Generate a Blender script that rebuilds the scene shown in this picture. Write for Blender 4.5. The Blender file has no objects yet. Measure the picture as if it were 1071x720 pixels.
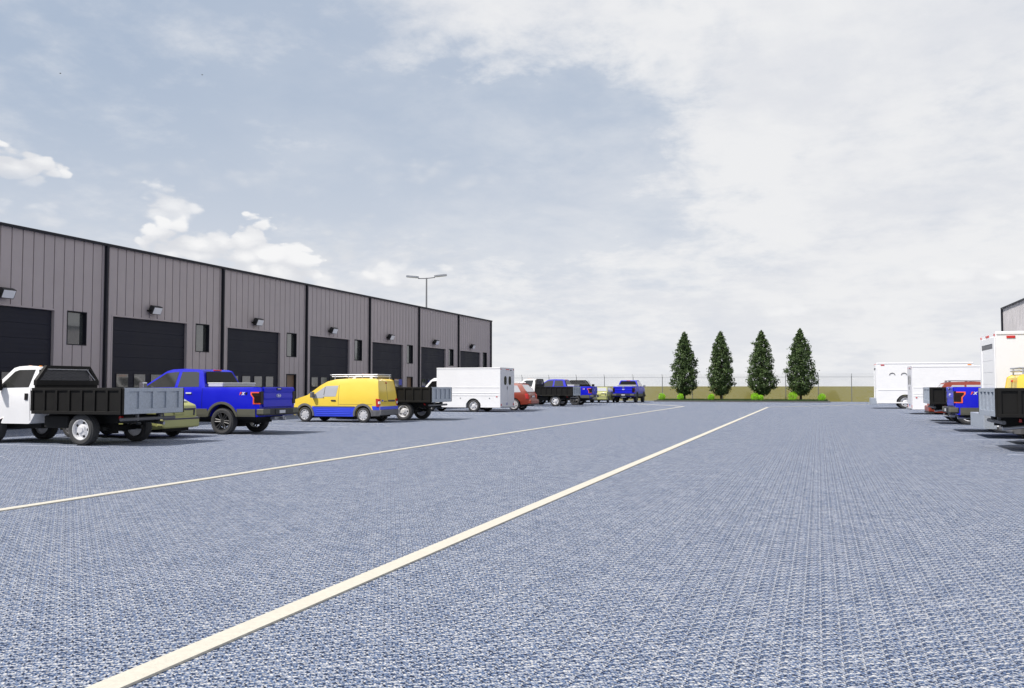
import bpy, bmesh, math, random
from mathutils import Vector, Matrix
R = math.radians
rng = random.Random(7)
sc = bpy.context.scene
COL = sc.collection

# ------------------------------------------------------------------ camera
F_PX, PHI, PITCH, CAM_H = 940.0, 18.8, 2.68, 1.5
cam_d = bpy.data.cameras.new('camera')
cam_d.sensor_width = 36.0
cam_d.lens = 36.0 * F_PX / 1071.0
cam_d.clip_start, cam_d.clip_end = 0.05, 6000
cam = bpy.data.objects.new('camera', cam_d)
cam.location = (0, 0, CAM_H)
cam.rotation_euler = (R(90 + PITCH), 0, R(PHI))
COL.objects.link(cam)
sc.camera = cam

# ------------------------------------------------------------------ exposure
sc.view_settings.view_transform = 'Standard'
sc.view_settings.look = 'None'
sc.view_settings.gamma = 1.0
sc.view_settings.use_curve_mapping = False
sc.view_settings.exposure = 0.0

# ------------------------------------------------------------------ sun
SUN_DIR = Vector((-0.41, -0.45, 0.79)).normalized()      # towards the sun
sun_d = bpy.data.lights.new('sun', 'SUN')
sun_d.energy = 5.0
sun_d.angle = R(0.6)
sun_d.color = (1.0, 0.955, 0.89)
sun = bpy.data.objects.new('sun', sun_d)
sun.rotation_euler = SUN_DIR.to_track_quat('Z', 'Y').to_euler()
sun.location = (-40, -40, 80)
COL.objects.link(sun)
SUN_EL = math.asin(SUN_DIR.z)
SUN_AZ = math.atan2(SUN_DIR.x, SUN_DIR.y)

# ------------------------------------------------------------------ sky
def build_world():
    w = bpy.data.worlds.new('World'); sc.world = w; w.use_nodes = True
    nt = w.node_tree; nt.nodes.clear(); N = nt.nodes.new; L = nt.links.new
    out = N('ShaderNodeOutputWorld'); bg = N('ShaderNodeBackground'); L(bg.outputs[0], out.inputs[0])
    STR = 0.1; bg.inputs[1].default_value = STR
    def math_(op, a, b=None, clamp=False):
        n = N('ShaderNodeMath'); n.operation = op; n.use_clamp = clamp
        for i, v in enumerate((a, b)):
            if v is None: continue
            if isinstance(v, (int, float)): n.inputs[i].default_value = v
            else: L(v, n.inputs[i])
        return n.outputs[0]
    def smooth(v, lo, hi, a=0.0, b=1.0):
        n = N('ShaderNodeMapRange'); n.interpolation_type = 'SMOOTHSTEP'
        L(v, n.inputs['Value']); n.inputs['From Min'].default_value = lo; n.inputs['From Max'].default_value = hi
        n.inputs['To Min'].default_value = a; n.inputs['To Max'].default_value = b
        return n.outputs[0]
    def mix(f, a, b):
        n = N('ShaderNodeMix'); n.data_type = 'RGBA'; n.clamp_factor = True
        if isinstance(f, (int, float)): n.inputs[0].default_value = f
        else: L(f, n.inputs[0])
        for i, v in ((6, a), (7, b)):
            if isinstance(v, tuple): n.inputs[i].default_value = (v[0]/STR, v[1]/STR, v[2]/STR, 1)
            else: L(v, n.inputs[i])
        return n.outputs[2]
    def noise(vec, scale, detail=6, rough=0.55, dist=0.0):
        n = N('ShaderNodeTexNoise'); n.noise_dimensions = '2D'; n.inputs['Scale'].default_value = scale; n.inputs['Detail'].default_value = min(detail, 6)
        n.inputs['Roughness'].default_value = rough; n.inputs['Distortion'].default_value = dist
        L(vec, n.inputs['Vector']); return n.outputs[0]
    sky = N('ShaderNodeTexSky'); sky.sky_type = 'NISHITA'; sky.sun_disc = False
    sky.sun_elevation = SUN_EL; sky.sun_rotation = SUN_AZ
    sky.air_density = 1.0; sky.dust_density = 3.0; sky.ozone_density = 1.0
    tc = N('ShaderNodeTexCoord'); d = tc.outputs['Generated']
    sep = N('ShaderNodeSeparateXYZ'); L(d, sep.inputs[0]); X, Y, Z = sep.outputs
    az = math_('ARCTAN2', X, Y)                      # 0 along the lot, + to the right
    el = math_('ARCSINE', Z)
    azel = N('ShaderNodeCombineXYZ'); L(az, azel.inputs[0]); L(math_('MULTIPLY', el, 1.9), azel.inputs[1])
    AE = azel.outputs[0]
    zz = math_('ADD', math_('MAXIMUM', Z, 0.0), 0.22)
    plane = N('ShaderNodeCombineXYZ'); L(math_('DIVIDE', X, zz), plane.inputs[0]); L(math_('DIVIDE', Y, zz), plane.inputs[1])
    P = plane.outputs[0]
    # hazy blue: the sky texture thinned with bright summer haze
    blue = mix(smooth(el, 0.45, 0.85, 0.88, 0.35), sky.outputs[0], (0.45, 0.535, 0.67))
    # haze towards the horizon
    col = mix(smooth(el, 0.34, 0.0), blue, (0.70, 0.735, 0.80))
    # cloud veil by azimuth (u, about 1 px of the lens per unit) and elevation (v)
    u = math_('MULTIPLY', math_('ADD', az, R(PHI)), F_PX); v = math_('MULTIPLY', math_('SUBTRACT', el, R(PITCH)), F_PX)
    n1 = noise(P, 1.3, 8, 0.58, 0.3); n2 = noise(P, 4.2, 7, 0.62, 0.15); n3 = noise(P, 12.0, 5, 0.6)
    wob = math_('ADD', math_('MULTIPLY', math_('SUBTRACT', n1, 0.5), 2.4), math_('MULTIPLY', math_('SUBTRACT', n2, 0.5), 2.2))
    right = smooth(u, -80, 330)
    top = math_('MULTIPLY', smooth(math_('ADD', v, math_('MULTIPLY', wob, 55)), 190, 350), smooth(u, -330, 10))
    low = math_('MULTIPLY', smooth(v, 190, 10), smooth(u, -420, 20, 0.22, 1.0))
    hx = math_('DIVIDE', math_('SUBTRACT', u, 70), 190); hy = math_('DIVIDE', math_('SUBTRACT', v, 160), 100)
    hole = smooth(math_('ADD', math_('ADD', math_('MULTIPLY', hx, hx), math_('MULTIPLY', hy, hy)), wob), 1.7, -0.2)
    base = math_('MAXIMUM', math_('MULTIPLY', right, 0.92), math_('MAXIMUM', math_('MULTIPLY', top, 0.85), math_('MULTIPLY', low, 0.74)))
    base = math_('SUBTRACT', base, math_('MULTIPLY', hole, 0.36))
    base = math_('MULTIPLY', base, smooth(Y, -0.35, 0.15, 0.45, 1.0))
    base = math_('MULTIPLY', base, smooth(el, 1.0, 0.50, 0.55, 1.0))
    nn = math_('ADD', math_('MULTIPLY', math_('SUBTRACT', n1, 0.5), 1.1), math_('ADD', math_('MULTIPLY', math_('SUBTRACT', n2, 0.5), 1.0), math_('MULTIPLY', math_('SUBTRACT', n3, 0.5), 0.55)))
    veil = smooth(math_('ADD', base, math_('MULTIPLY', nn, 0.85)), -0.10, 0.92)
    veil = math_('MAXIMUM', veil, math_('MAXIMUM', math_('MULTIPLY', base, 0.45), math_('MULTIPLY', smooth(u, -450, 60, 0.0, 0.36), smooth(math_('ADD', n1, math_('MULTIPLY', n2, 0.6)), 0.55, 1.05, 0.35, 1.5))))
    shade = math_('ADD', math_('MULTIPLY', noise(P, 2.0, 6, 0.6), 0.7), math_('ADD', math_('MULTIPLY', n2, 0.18), math_('MULTIPLY', n3, 0.12)))
    white = mix(smooth(shade, 0.36, 0.60), (0.765, 0.78, 0.82), (0.865, 0.868, 0.88))
    col = mix(math_('MULTIPLY', veil, 0.96), col, white)
    # cumulus banks low over the roof, placed by azimuth and elevation, cauliflower tops and hazy feet
    def lumps(scale):
        n = N('ShaderNodeTexVoronoi'); n.voronoi_dimensions = '2D'; n.feature = 'SMOOTH_F1'; n.inputs['Scale'].default_value = scale; n.inputs['Smoothness'].default_value = 0.35
        wv = N('ShaderNodeVectorMath'); wv.operation = 'ADD'; L(AE, wv.inputs[0])
        ns = N('ShaderNodeTexNoise'); ns.noise_dimensions = '2D'; ns.inputs['Scale'].default_value = 14; ns.inputs['Detail'].default_value = 6; L(AE, ns.inputs['Vector'])
        sv = N('ShaderNodeVectorMath'); sv.operation = 'SCALE'; sv.inputs['Scale'].default_value = 0.035; L(ns.outputs['Color'], sv.inputs[0]); L(sv.outputs[0], wv.inputs[1])
        L(wv.outputs[0], n.inputs['Vector']); return math_('SUBTRACT', 0.45, n.outputs['Distance'])
    l1 = lumps(30); l2 = lumps(75); nb = noise(AE, 9.0, 8, 0.62); nc = noise(AE, 40.0, 6, 0.6)
    bump = math_('ADD', math_('ADD', math_('MULTIPLY', l1, 2.4), math_('MULTIPLY', l2, 1.0)), math_('ADD', math_('MULTIPLY', math_('SUBTRACT', nb, 0.5), 2.2), math_('MULTIPLY', math_('SUBTRACT', nc, 0.5), 0.9)))
    def blob(px, py, rx, ry, soft=0.35, amt=1.0, foot=True, bright=0.93):
        nonlocal col
        x = (px - 535.5) / F_PX; y = (360 - py) / F_PX
        a0 = math.atan(x) - R(PHI); e0 = math.atan(y * math.cos(math.atan(x))) + R(PITCH)
        uu = math_('DIVIDE', math_('SUBTRACT', az, a0), rx / F_PX)
        vv = math_('DIVIDE', math_('SUBTRACT', el, e0), ry / F_PX)
        r2 = math_('ADD', math_('MULTIPLY', uu, uu), math_('MULTIPLY', vv, vv))
        f = math_('ADD', math_('SUBTRACT', 1.08 if foot else 1.0, r2), math_('MULTIPLY', bump, 0.8))
        mask = math_('MULTIPLY', smooth(f, 0.0, soft), amt)
        if foot: mask = math_('MULTIPLY', mask, smooth(vv, -1.6, -0.1))
        lit = smooth(math_('ADD', math_('MULTIPLY', vv, 0.5), math_('ADD', math_('MULTIPLY', l1, 1.6), math_('MULTIPLY', math_('SUBTRACT', nb, 0.5), 2.5))), -0.5, 0.75)
        c = mix(lit, (0.72, 0.735, 0.775), (bright, bright, bright + .005))
        col = mix(mask, col, c)
    blob(60, 285, 260, 60, 2.6, 0.30, False, 0.80)
    blob(340, 275, 190, 45, 2.6, 0.40, False, 0.80)
    blob(240, 190, 120, 18, 2.4, 0.22, False, 0.84)
    blob(450, 185, 70, 20, 2.4, 0.30, False, 0.84)
    blob(4, 176, 46, 16, 0.6, 0.95)
    blob(176, 218, 26, 24, 1.0, 0.75)
    blob(20, 232, 40, 12, 1.6, 0.45)
    blob(178, 256, 30, 20, 0.6, 0.95)
    blob(222, 262, 40, 20, 0.8, 0.9)
    blob(262, 262, 26, 32, 0.45, 0.95)
    blob(300, 282, 28, 22, 0.5, 0.95)
    blob(365, 300, 40, 16, 1.4, 0.6)
    blob(425, 292, 48, 17, 1.2, 0.7)
    blob(505, 325, 40, 12, 1.6, 0.5)
    blob(985, 296, 60, 11, 1.6, 0.5)
    blob(865, 330, 80, 15, 1.6, 0.45)
    blob(1240, 300, 120, 30, 1.0, 0.7)
    blob(-150, 250, 90, 36, 0.8, 0.9)
    # ground-side half of the dome
    col = mix(smooth(Z, -0.005, -0.03), col, (0.17, 0.18, 0.17))
    L(col, bg.inputs[0])
build_world()

# ------------------------------------------------------------------ materials
def mat(name, col, rough=0.5, metal=0.0, coat=0.0, var=0.0, vscale=8.0, bump=0.0, bscale=60.0, spec=0.5):
    m = bpy.data.materials.new(name); m.use_nodes = True
    nt = m.node_tree; b = nt.nodes['Principled BSDF']
    b.inputs['Base Color'].default_value = (*col, 1); b.inputs['Roughness'].default_value = rough
    b.inputs['Metallic'].default_value = metal; b.inputs['Coat Weight'].default_value = coat
    b.inputs['Coat Roughness'].default_value = 0.06; b.inputs['Specular IOR Level'].default_value = spec
    if var or bump:
        tc = nt.nodes.new('ShaderNodeTexCoord')
    if var:
        n = nt.nodes.new('ShaderNodeTexNoise'); n.inputs['Scale'].default_value = vscale; n.inputs['Detail'].default_value = 8
        n.inputs['Roughness'].default_value = 0.65
        nt.links.new(tc.outputs['Object'], n.inputs['Vector'])
        r = nt.nodes.new('ShaderNodeMapRange'); r.inputs['From Min'].default_value = 0.3; r.inputs['From Max'].default_value = 0.7
        r.inputs['To Min'].default_value = 1 - var; r.inputs['To Max'].default_value = 1 + var
        nt.links.new(n.outputs[0], r.inputs['Value'])
        x = nt.nodes.new('ShaderNodeVectorMath'); x.operation = 'SCALE'; x.inputs[0].default_value = col
        nt.links.new(r.outputs[0], x.inputs['Scale']); nt.links.new(x.outputs[0], b.inputs['Base Color'])
        r2 = nt.nodes.new('ShaderNodeMapRange'); r2.inputs['From Min'].default_value = 0.3; r2.inputs['From Max'].default_value = 0.7
        r2.inputs['To Min'].default_value = max(0.02, rough - 0.08); r2.inputs['To Max'].default_value = min(1, rough + 0.08)
        nt.links.new(n.outputs[0], r2.inputs['Value']); nt.links.new(r2.outputs[0], b.inputs['Roughness'])
    if bump:
        n = nt.nodes.new('ShaderNodeTexNoise'); n.inputs['Scale'].default_value = bscale; n.inputs['Detail'].default_value = 4
        nt.links.new(tc.outputs['Object'], n.inputs['Vector'])
        bp = nt.nodes.new('ShaderNodeBump'); bp.inputs['Strength'].default_value = bump; bp.inputs['Distance'].default_value = 0.01
        nt.links.new(n.outputs[0], bp.inputs['Height']); nt.links.new(bp.outputs[0], b.inputs['Normal'])
    return m

M = {}
M['white'] = mat('white_paint', (0.84, 0.84, 0.85), 0.35, coat=0.4, var=0.025, vscale=2)
M['van_white'] = mat('white_panel_paint', (0.83, 0.83, 0.84), 0.45, coat=0.15, var=0.02, vscale=1.5)
M['door_grey'] = mat('grey_door_paint', (0.62, 0.62, 0.66), 0.45, var=0.03, vscale=2)
M['blue'] = mat('blue_paint', (0.007, 0.011, 0.54), 0.36, coat=0.15, var=0.04, vscale=2, spec=0.3)
M['van_blue'] = mat('blue_van_paint', (0.03, 0.065, 0.72), 0.4, coat=0.3, var=0.03, vscale=2)
M['yellow'] = mat('yellow_paint', (0.83, 0.60, 0.075), 0.35, coat=0.4, var=0.025, vscale=2)
M['olive'] = mat('olive_paint', (0.40, 0.41, 0.155), 0.4, coat=0.3, var=0.03, vscale=2)
M['red'] = mat('red_paint', (0.235, 0.036, 0.018), 0.38, coat=0.12, var=0.03, vscale=2)
M['taupe'] = mat('taupe_cladding', (0.10, 0.098, 0.075), 0.55, var=0.06)
M['black'] = mat('black_paint', (0.008, 0.0075, 0.007), 0.6, var=0.15, vscale=3, spec=0.25)
M['plastic'] = mat('dark_plastic', (0.022, 0.022, 0.024), 0.6, var=0.1)
M['greyplastic'] = mat('grey_plastic', (0.13, 0.13, 0.14), 0.6, var=0.08)
M['under'] = mat('underbody', (0.012, 0.012, 0.012), 0.9)
M['galv'] = mat('galvanised_steel', (0.40, 0.44, 0.50), 0.5, metal=0.45, var=0.18, vscale=22)
M['steel'] = mat('brushed_steel', (0.42, 0.43, 0.46), 0.35, metal=0.9, var=0.08)
M['rackmetal'] = mat('rack_aluminium', (0.50, 0.51, 0.54), 0.4, metal=0.6)
M['chrome'] = mat('chrome', (0.75, 0.75, 0.77), 0.12, metal=1.0)
M['tyre'] = mat('tyre_rubber', (0.045, 0.045, 0.047), 0.85, var=0.2, vscale=14, bump=0.4, bscale=40)
M['rim_white'] = mat('white_rim', (0.72, 0.72, 0.74), 0.35, metal=0.15, var=0.05)
M['rim_black'] = mat('black_rim', (0.045, 0.045, 0.047), 0.45, metal=0.3)
M['rim_silver'] = mat('silver_rim', (0.68, 0.68, 0.70), 0.3, metal=0.35)
M['glass'] = mat('dark_glass', (0.035, 0.036, 0.034), 0.06, coat=1.0, spec=0.7)
M['blackglass'] = mat('black_glass', (0.006, 0.006, 0.006), 0.2, spec=0.15)
M['reflglass'] = mat('painted_reflection_glass', (0.42, 0.43, 0.47), 0.06, coat=1.0)  # the panes' pale reflection is put into the base colour
M['redlens'] = mat('red_lens', (0.55, 0.015, 0.012), 0.2, coat=0.5)
M['orange'] = mat('orange_red_lens', (0.85, 0.10, 0.022), 0.3, coat=0.5)
M['amber'] = mat('amber_lens', (0.85, 0.28, 0.02), 0.25)
M['darklens'] = mat('dark_lens', (0.016, 0.008, 0.007), 0.3, spec=0.25)
M['whitelens'] = mat('white_lens', (0.75, 0.76, 0.78), 0.15, coat=0.4)
M['lilac'] = mat('dark_trim', (0.06, 0.055, 0.08), 0.5)
M['plate'] = mat('number_plate', (0.55, 0.56, 0.60), 0.4)
M['decalwhite'] = mat('white_decal', (0.80, 0.80, 0.80), 0.4)
M['navy'] = mat('navy_metal', (0.014, 0.015, 0.022), 0.5, var=0.08, spec=0.2)
M['dockdoor'] = mat('dock_door', (0.018, 0.019, 0.030), 0.6, var=0.10, vscale=1.2, spec=0.2)
M['wall'] = mat('wall_cladding', (0.40, 0.352, 0.360), 0.65, var=0.06, vscale=0.7)
M['wall_pale'] = mat('pale_wall_cladding', (0.50, 0.48, 0.49), 0.6, var=0.12, vscale=0.7)
M['roof'] = mat('roof_sheet', (0.30, 0.30, 0.32), 0.6, var=0.1)
M['brown'] = mat('brown_door', (0.17, 0.105, 0.065), 0.55, var=0.08)
M['lampface'] = mat('lamp_face', (0.78, 0.78, 0.82), 0.15, coat=0.6)
M['kerb'] = mat('kerb_stone', (0.10, 0.10, 0.095), 0.85, var=0.2)
M['signblue'] = mat('sign_blue', (0.015, 0.03, 0.36), 0.4)
M['post'] = mat('fence_post', (0.20, 0.205, 0.215), 0.5, metal=0.3)
M['wire'] = mat('fence_wire', (0.50, 0.51, 0.52), 0.5, metal=0.1)
M['bird'] = mat('bird_plumage', (0.10, 0.105, 0.12), 0.8)

def leaf_mat(name, dark, light, trans=0.25):
    m = bpy.data.materials.new(name); m.use_nodes = True; nt = m.node_tree; b = nt.nodes['Principled BSDF']
    g = nt.nodes.new('ShaderNodeNewGeometry'); r = nt.nodes.new('ShaderNodeValToRGB')
    r.color_ramp.elements[0].color = (*dark, 1); r.color_ramp.elements[1].color = (*light, 1)
    nt.links.new(g.outputs['Random Per Island'], r.inputs[0]); nt.links.new(r.outputs[0], b.inputs['Base Color'])
    b.inputs['Roughness'].default_value = 0.6
    t = nt.nodes.new('ShaderNodeBsdfTranslucent'); nt.links.new(r.outputs[0], t.inputs[0])
    mx = nt.nodes.new('ShaderNodeMixShader'); mx.inputs[0].default_value = trans
    nt.links.new(b.outputs[0], mx.inputs[1]); nt.links.new(t.outputs[0], mx.inputs[2])
    nt.links.new(mx.outputs[0], nt.nodes['Material Output'].inputs[0])
    return m
M['leaf'] = leaf_mat('evergreen_leaves', (0.018, 0.042, 0.010), (0.11, 0.17, 0.05), 0.15)
M['lime'] = leaf_mat('lime_leaves', (0.24, 0.50, 0.012), (0.42, 0.80, 0.03), 0.3)
M['grass'] = leaf_mat('grass_blades', (0.020, 0.050, 0.010), (0.05, 0.11, 0.02))
M['bark'] = mat('bark', (0.055, 0.038, 0.028), 0.9, var=0.3, vscale=20, bump=0.6, bscale=30)

def ground_material():
    m = bpy.data.materials.new('asphalt_chippings'); m.use_nodes = True; nt = m.node_tree; N = nt.nodes.new; L = nt.links.new
    b = nt.nodes['Principled BSDF']; b.inputs['Roughness'].default_value = 0.9; b.inputs['Specular IOR Level'].default_value = 0.2
    geo = N('ShaderNodeNewGeometry'); T = 0.110
    sc_ = N('ShaderNodeVectorMath'); sc_.operation = 'SCALE'; sc_.inputs['Scale'].default_value = 1 / T; L(geo.outputs['Position'], sc_.inputs[0])
    fr = N('ShaderNodeVectorMath'); fr.operation = 'FRACTION'; L(sc_.outputs[0], fr.inputs[0])
    def noise(vec, s, det=3, r=0.6):
        n = N('ShaderNodeTexNoise'); n.noise_dimensions = '2D'; n.inputs['Scale'].default_value = s; n.inputs['Detail'].default_value = det; n.inputs['Roughness'].default_value = r
        L(vec, n.inputs['Vector']); return n.outputs[0]
    # stamped surface: the same chippings repeat every 12 cm, among loose stones of several sizes that do not
    def cells(vec, scale, w, prev):
        v = N('ShaderNodeTexVoronoi'); v.voronoi_dimensions = '2D'; v.inputs['Scale'].default_value = scale; L(vec, v.inputs['Vector'])
        c = N('ShaderNodeSeparateColor'); L(v.outputs['Color'], c.inputs[0])
        n = N('ShaderNodeMath'); n.operation = 'MULTIPLY_ADD'; L(c.outputs[0], n.inputs[0]); n.inputs[1].default_value = w
        if prev is None: n.inputs[2].default_value = 0
        else: L(prev, n.inputs[2])
        return n.outputs[0]
    pos = geo.outputs['Position']
    h = cells(fr.outputs[0], 10.5, 0.90, None)
    h = cells(fr.outputs[0], 3.6, 0.26, h)
    tn = N('ShaderNodeMath'); tn.operation = 'MULTIPLY_ADD'; L(noise(fr.outputs[0], 2.6, 2), tn.inputs[0]); tn.inputs[1].default_value = 0.22; L(h, tn.inputs[2])
    h = cells(pos, 105, 0.46, tn.outputs[0])
    h = cells(pos, 34, 0.13, h)
    h = cells(pos, 10, 0.12, h)
    mr = N('ShaderNodeMapRange'); L(h, mr.inputs['Value']); mr.inputs['From Min'].default_value = 0.66; mr.inputs['From Max'].default_value = 1.56
    r = N('ShaderNodeValToRGB'); L(mr.outputs[0], r.inputs[0]); cr = r.color_ramp
    cr.elements[0].position = 0.0; cr.elements[0].color = (0.010, 0.014, 0.030, 1)
    cr.elements[1].position = 1.0; cr.elements[1].color = (0.60, 0.59, 0.575, 1)
    for p, c in ((0.22, (0.034, 0.056, 0.118)), (0.42, (0.098, 0.155, 0.285)), (0.60, (0.200, 0.236, 0.318)), (0.8, (0.370, 0.382, 0.415))):
        e = cr.elements.new(p); e.color = (*c, 1)
    L(r.outputs[0], b.inputs['Base Color'])
    bp = N('ShaderNodeBump'); bp.inputs['Strength'].default_value = 0.55; bp.inputs['Distance'].default_value = 0.006
    L(mr.outputs[0], bp.inputs['Height']); L(bp.outputs[0], b.inputs['Normal'])
    return m
M['asphalt'] = ground_material()

def field_material():
    m = bpy.data.materials.new('dry_grass_field'); m.use_nodes = True; nt = m.node_tree; N = nt.nodes.new; L = nt.links.new
    b = nt.nodes['Principled BSDF']; b.inputs['Roughness'].default_value = 1.0; b.inputs['Specular IOR Level'].default_value = 0.05
    geo = N('ShaderNodeNewGeometry'); mp = N('ShaderNodeMapping'); mp.inputs['Scale'].default_value = (3.0, 0.4, 1); L(geo.outputs['Position'], mp.inputs[0])
    n = N('ShaderNodeTexNoise'); n.inputs['Scale'].default_value = 1.0; n.inputs['Detail'].default_value = 9; n.inputs['Roughness'].default_value = 0.7
    L(mp.outputs[0], n.inputs['Vector'])
    r = N('ShaderNodeValToRGB'); L(n.outputs[0], r.inputs[0])
    r.color_ramp.elements[0].position = 0.3; r.color_ramp.elements[0].color = (0.080, 0.074, 0.011, 1)
    r.color_ramp.elements[1].position = 0.7; r.color_ramp.elements[1].color = (0.195, 0.172, 0.031, 1)
    L(r.outputs[0], b.inputs['Base Color'])
    return m
M['field'] = field_material()

def line_material():
    m = mat('road_paint', (0.56, 0.53, 0.455), 0.7, var=0.08, vscale=30, bump=0.3, bscale=80)
    return m
M['line'] = line_material()
M['stripe'] = mat('stall_paint', (0.33, 0.36, 0.44), 0.8, var=0.1)

# ------------------------------------------------------------------ mesh helpers
def link(name, bm, m, parent=None, smooth=None, recalc=True):
    me = bpy.data.meshes.new(name)
    if recalc: bmesh.ops.recalc_face_normals(bm, faces=bm.faces)
    bm.to_mesh(me); bm.free()
    if smooth is not None:
        for p in me.polygons: p.use_smooth = True
        me.set_sharp_from_angle(angle=R(smooth))
    me.materials.append(M[m] if isinstance(m, str) else m)
    o = bpy.data.objects.new(name, me); COL.objects.link(o)
    if parent: o.parent = parent
    return o

def box(bm, x0, x1, y0, y1, z0, z1, bev=0.0):
    r = bmesh.ops.create_cube(bm, size=1.0)
    for v in r['verts']:
        v.co = Vector(((x0 + x1) / 2 + v.co.x * (x1 - x0), (y0 + y1) / 2 + v.co.y * (y1 - y0), (z0 + z1) / 2 + v.co.z * (z1 - z0)))
    if bev > 0:
        es = list({e for v in r['verts'] for e in v.link_edges})
        bmesh.ops.bevel(bm, geom=es, offset=bev, segments=2, profile=0.5, affect='EDGES')

def bx(*a, **k):
    bm = bmesh.new(); box(bm, *a, **k); return bm

def prism(bm, pts, axis, a, b):
    """polygon pts (2D) extruded along axis from a to b; axis 'y': pts are (x,z); 'x': (y,z); 'z': (x,y)"""
    def p3(p, t):
        return {'x': (t, p[0], p[1]), 'y': (p[0], t, p[1]), 'z': (p[0], p[1], t)}[axis]
    A = [bm.verts.new(p3(p, a)) for p in pts]; B = [bm.verts.new(p3(p, b)) for p in pts]
    bm.faces.new(A); bm.faces.new(B[::-1]); n = len(pts)
    for i in range(n): bm.faces.new((A[i], A[(i + 1) % n], B[(i + 1) % n], B[i]))

def tube(bm, p0, p1, r0, r1=None, seg=8):
    p0, p1 = Vector(p0), Vector(p1); r1 = r0 if r1 is None else r1
    d = p1 - p0; q = d.to_track_quat('Z', 'Y')
    A, B = [], []
    for i in range(seg):
        a = 2 * math.pi * i / seg; c = Vector((math.cos(a), math.sin(a), 0))
        A.append(bm.verts.new(p0 + q @ (c * r0))); B.append(bm.verts.new(p1 + q @ (c * r1)))
    bm.faces.new(A[::-1]); bm.faces.new(B)
    for i in range(seg): bm.faces.new((A[i], A[(i + 1) % seg], B[(i + 1) % seg], B[i]))

def lathe_y(bm, prof, seg=32, closed=True):
    """profile of (radius, y) turned about the y axis"""
    rings = []
    for r, y in prof:
        if r < 1e-5: rings.append([bm.verts.new((0, y, 0))])
        else: rings.append([bm.verts.new((r * math.cos(2 * math.pi * i / seg), y, r * math.sin(2 * math.pi * i / seg))) for i in range(seg)])
    pairs = list(zip(rings, rings[1:]))
    if closed: pairs.append((rings[-1], rings[0]))
    for a, b in pairs:
        for i in range(seg):
            j = (i + 1) % seg
            if len(a) == 1 and len(b) == 1: continue
            if len(a) == 1: bm.faces.new((a[0], b[i], b[j]))
            elif len(b) == 1: bm.faces.new((a[i], a[j], b[0]))
            else: bm.faces.new((a[i], a[j], b[j], b[i]))

def thing(name, label, cat, loc=(0, 0, 0), rz=0.0, group=None):
    o = bpy.data.objects.new(name, None); o.empty_display_size = 0.3; COL.objects.link(o)
    o.location = loc; o.rotation_euler = (0, 0, rz); tag(o, label, cat, group); return o

def tag(o, label, cat, group=None):
    o['label'] = label; o['category'] = cat
    if group: o['group'] = group
    return o

def struct(o): o['kind'] = 'structure'; return o

def dup(root, label=None, loc=None, rz=None, group=None):
    r = root.copy(); COL.objects.link(r)
    if label: r['label'] = label
    if group: r['group'] = group
    if loc is not None: r.location = loc
    if rz is not None: r.rotation_euler = (0, 0, rz)
    for ch in list(root.children):
        c = ch.copy(); COL.objects.link(c); c.parent = r
        for g in list(ch.children):
            d = g.copy(); COL.objects.link(d); d.parent = c
    return r

def arc(cx, cz, r, z_low, n=14):
    """wheel-arch points from the rear lower corner over the top to the front lower corner (x increasing)"""
    s = max(-0.95, min(0.95, (z_low - cz) / r)); a0 = math.asin(s)
    return [(cx - r * math.cos(a0 + (math.pi - 2 * a0) * i / n), cz + r * math.sin(a0 + (math.pi - 2 * a0) * i / n)) for i in range(n + 1)]

def cutgrid(bm, xs, zs):
    for z in zs:
        bmesh.ops.bisect_plane(bm, geom=bm.verts[:] + bm.edges[:] + bm.faces[:], plane_co=(0, 0, z), plane_no=(0, 0, 1), dist=1e-4)
    for x in xs:
        bmesh.ops.bisect_plane(bm, geom=bm.verts[:] + bm.edges[:] + bm.faces[:], plane_co=(x, 0, 0), plane_no=(1, 0, 0), dist=1e-4)

def shell(prof, w, xs, zs, bev=0.06, bev_above=0.6, seg=3):
    """side silhouette (x,z) extruded to the car's width, edges rounded, then given the plan and section curve w(x,z)"""
    bm = bmesh.new(); prism(bm, prof, 'y', -1, 1)
    bm.normal_update()
    es = [e for e in bm.edges if abs(e.verts[0].co.y - e.verts[1].co.y) < 1e-6 and min(e.verts[0].co.z, e.verts[1].co.z) > bev_above]
    if bev > 0 and es:
        bmesh.ops.bevel(bm, geom=es, offset=bev, segments=seg, profile=0.5, affect='EDGES', clamp_overlap=True)
    cutgrid(bm, xs, zs)
    for v in bm.verts: v.co.y *= w(v.co.x, v.co.z)
    bmesh.ops.triangulate(bm, faces=[f for f in bm.faces if len(f.verts) > 4])
    return bm

def patch(poly, w, side, off=0.006, thick=0.03, zs=(), xs=()):
    """a panel that lies on the body side"""
    bm = bmesh.new(); prism(bm, poly, 'y', 0, 1); cutgrid(bm, xs, zs)
    for v in bm.verts:
        s = w(v.co.x, v.co.z); v.co.y = side * (s + off if v.co.y > 0.5 else s - thick)
    return bm

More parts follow.
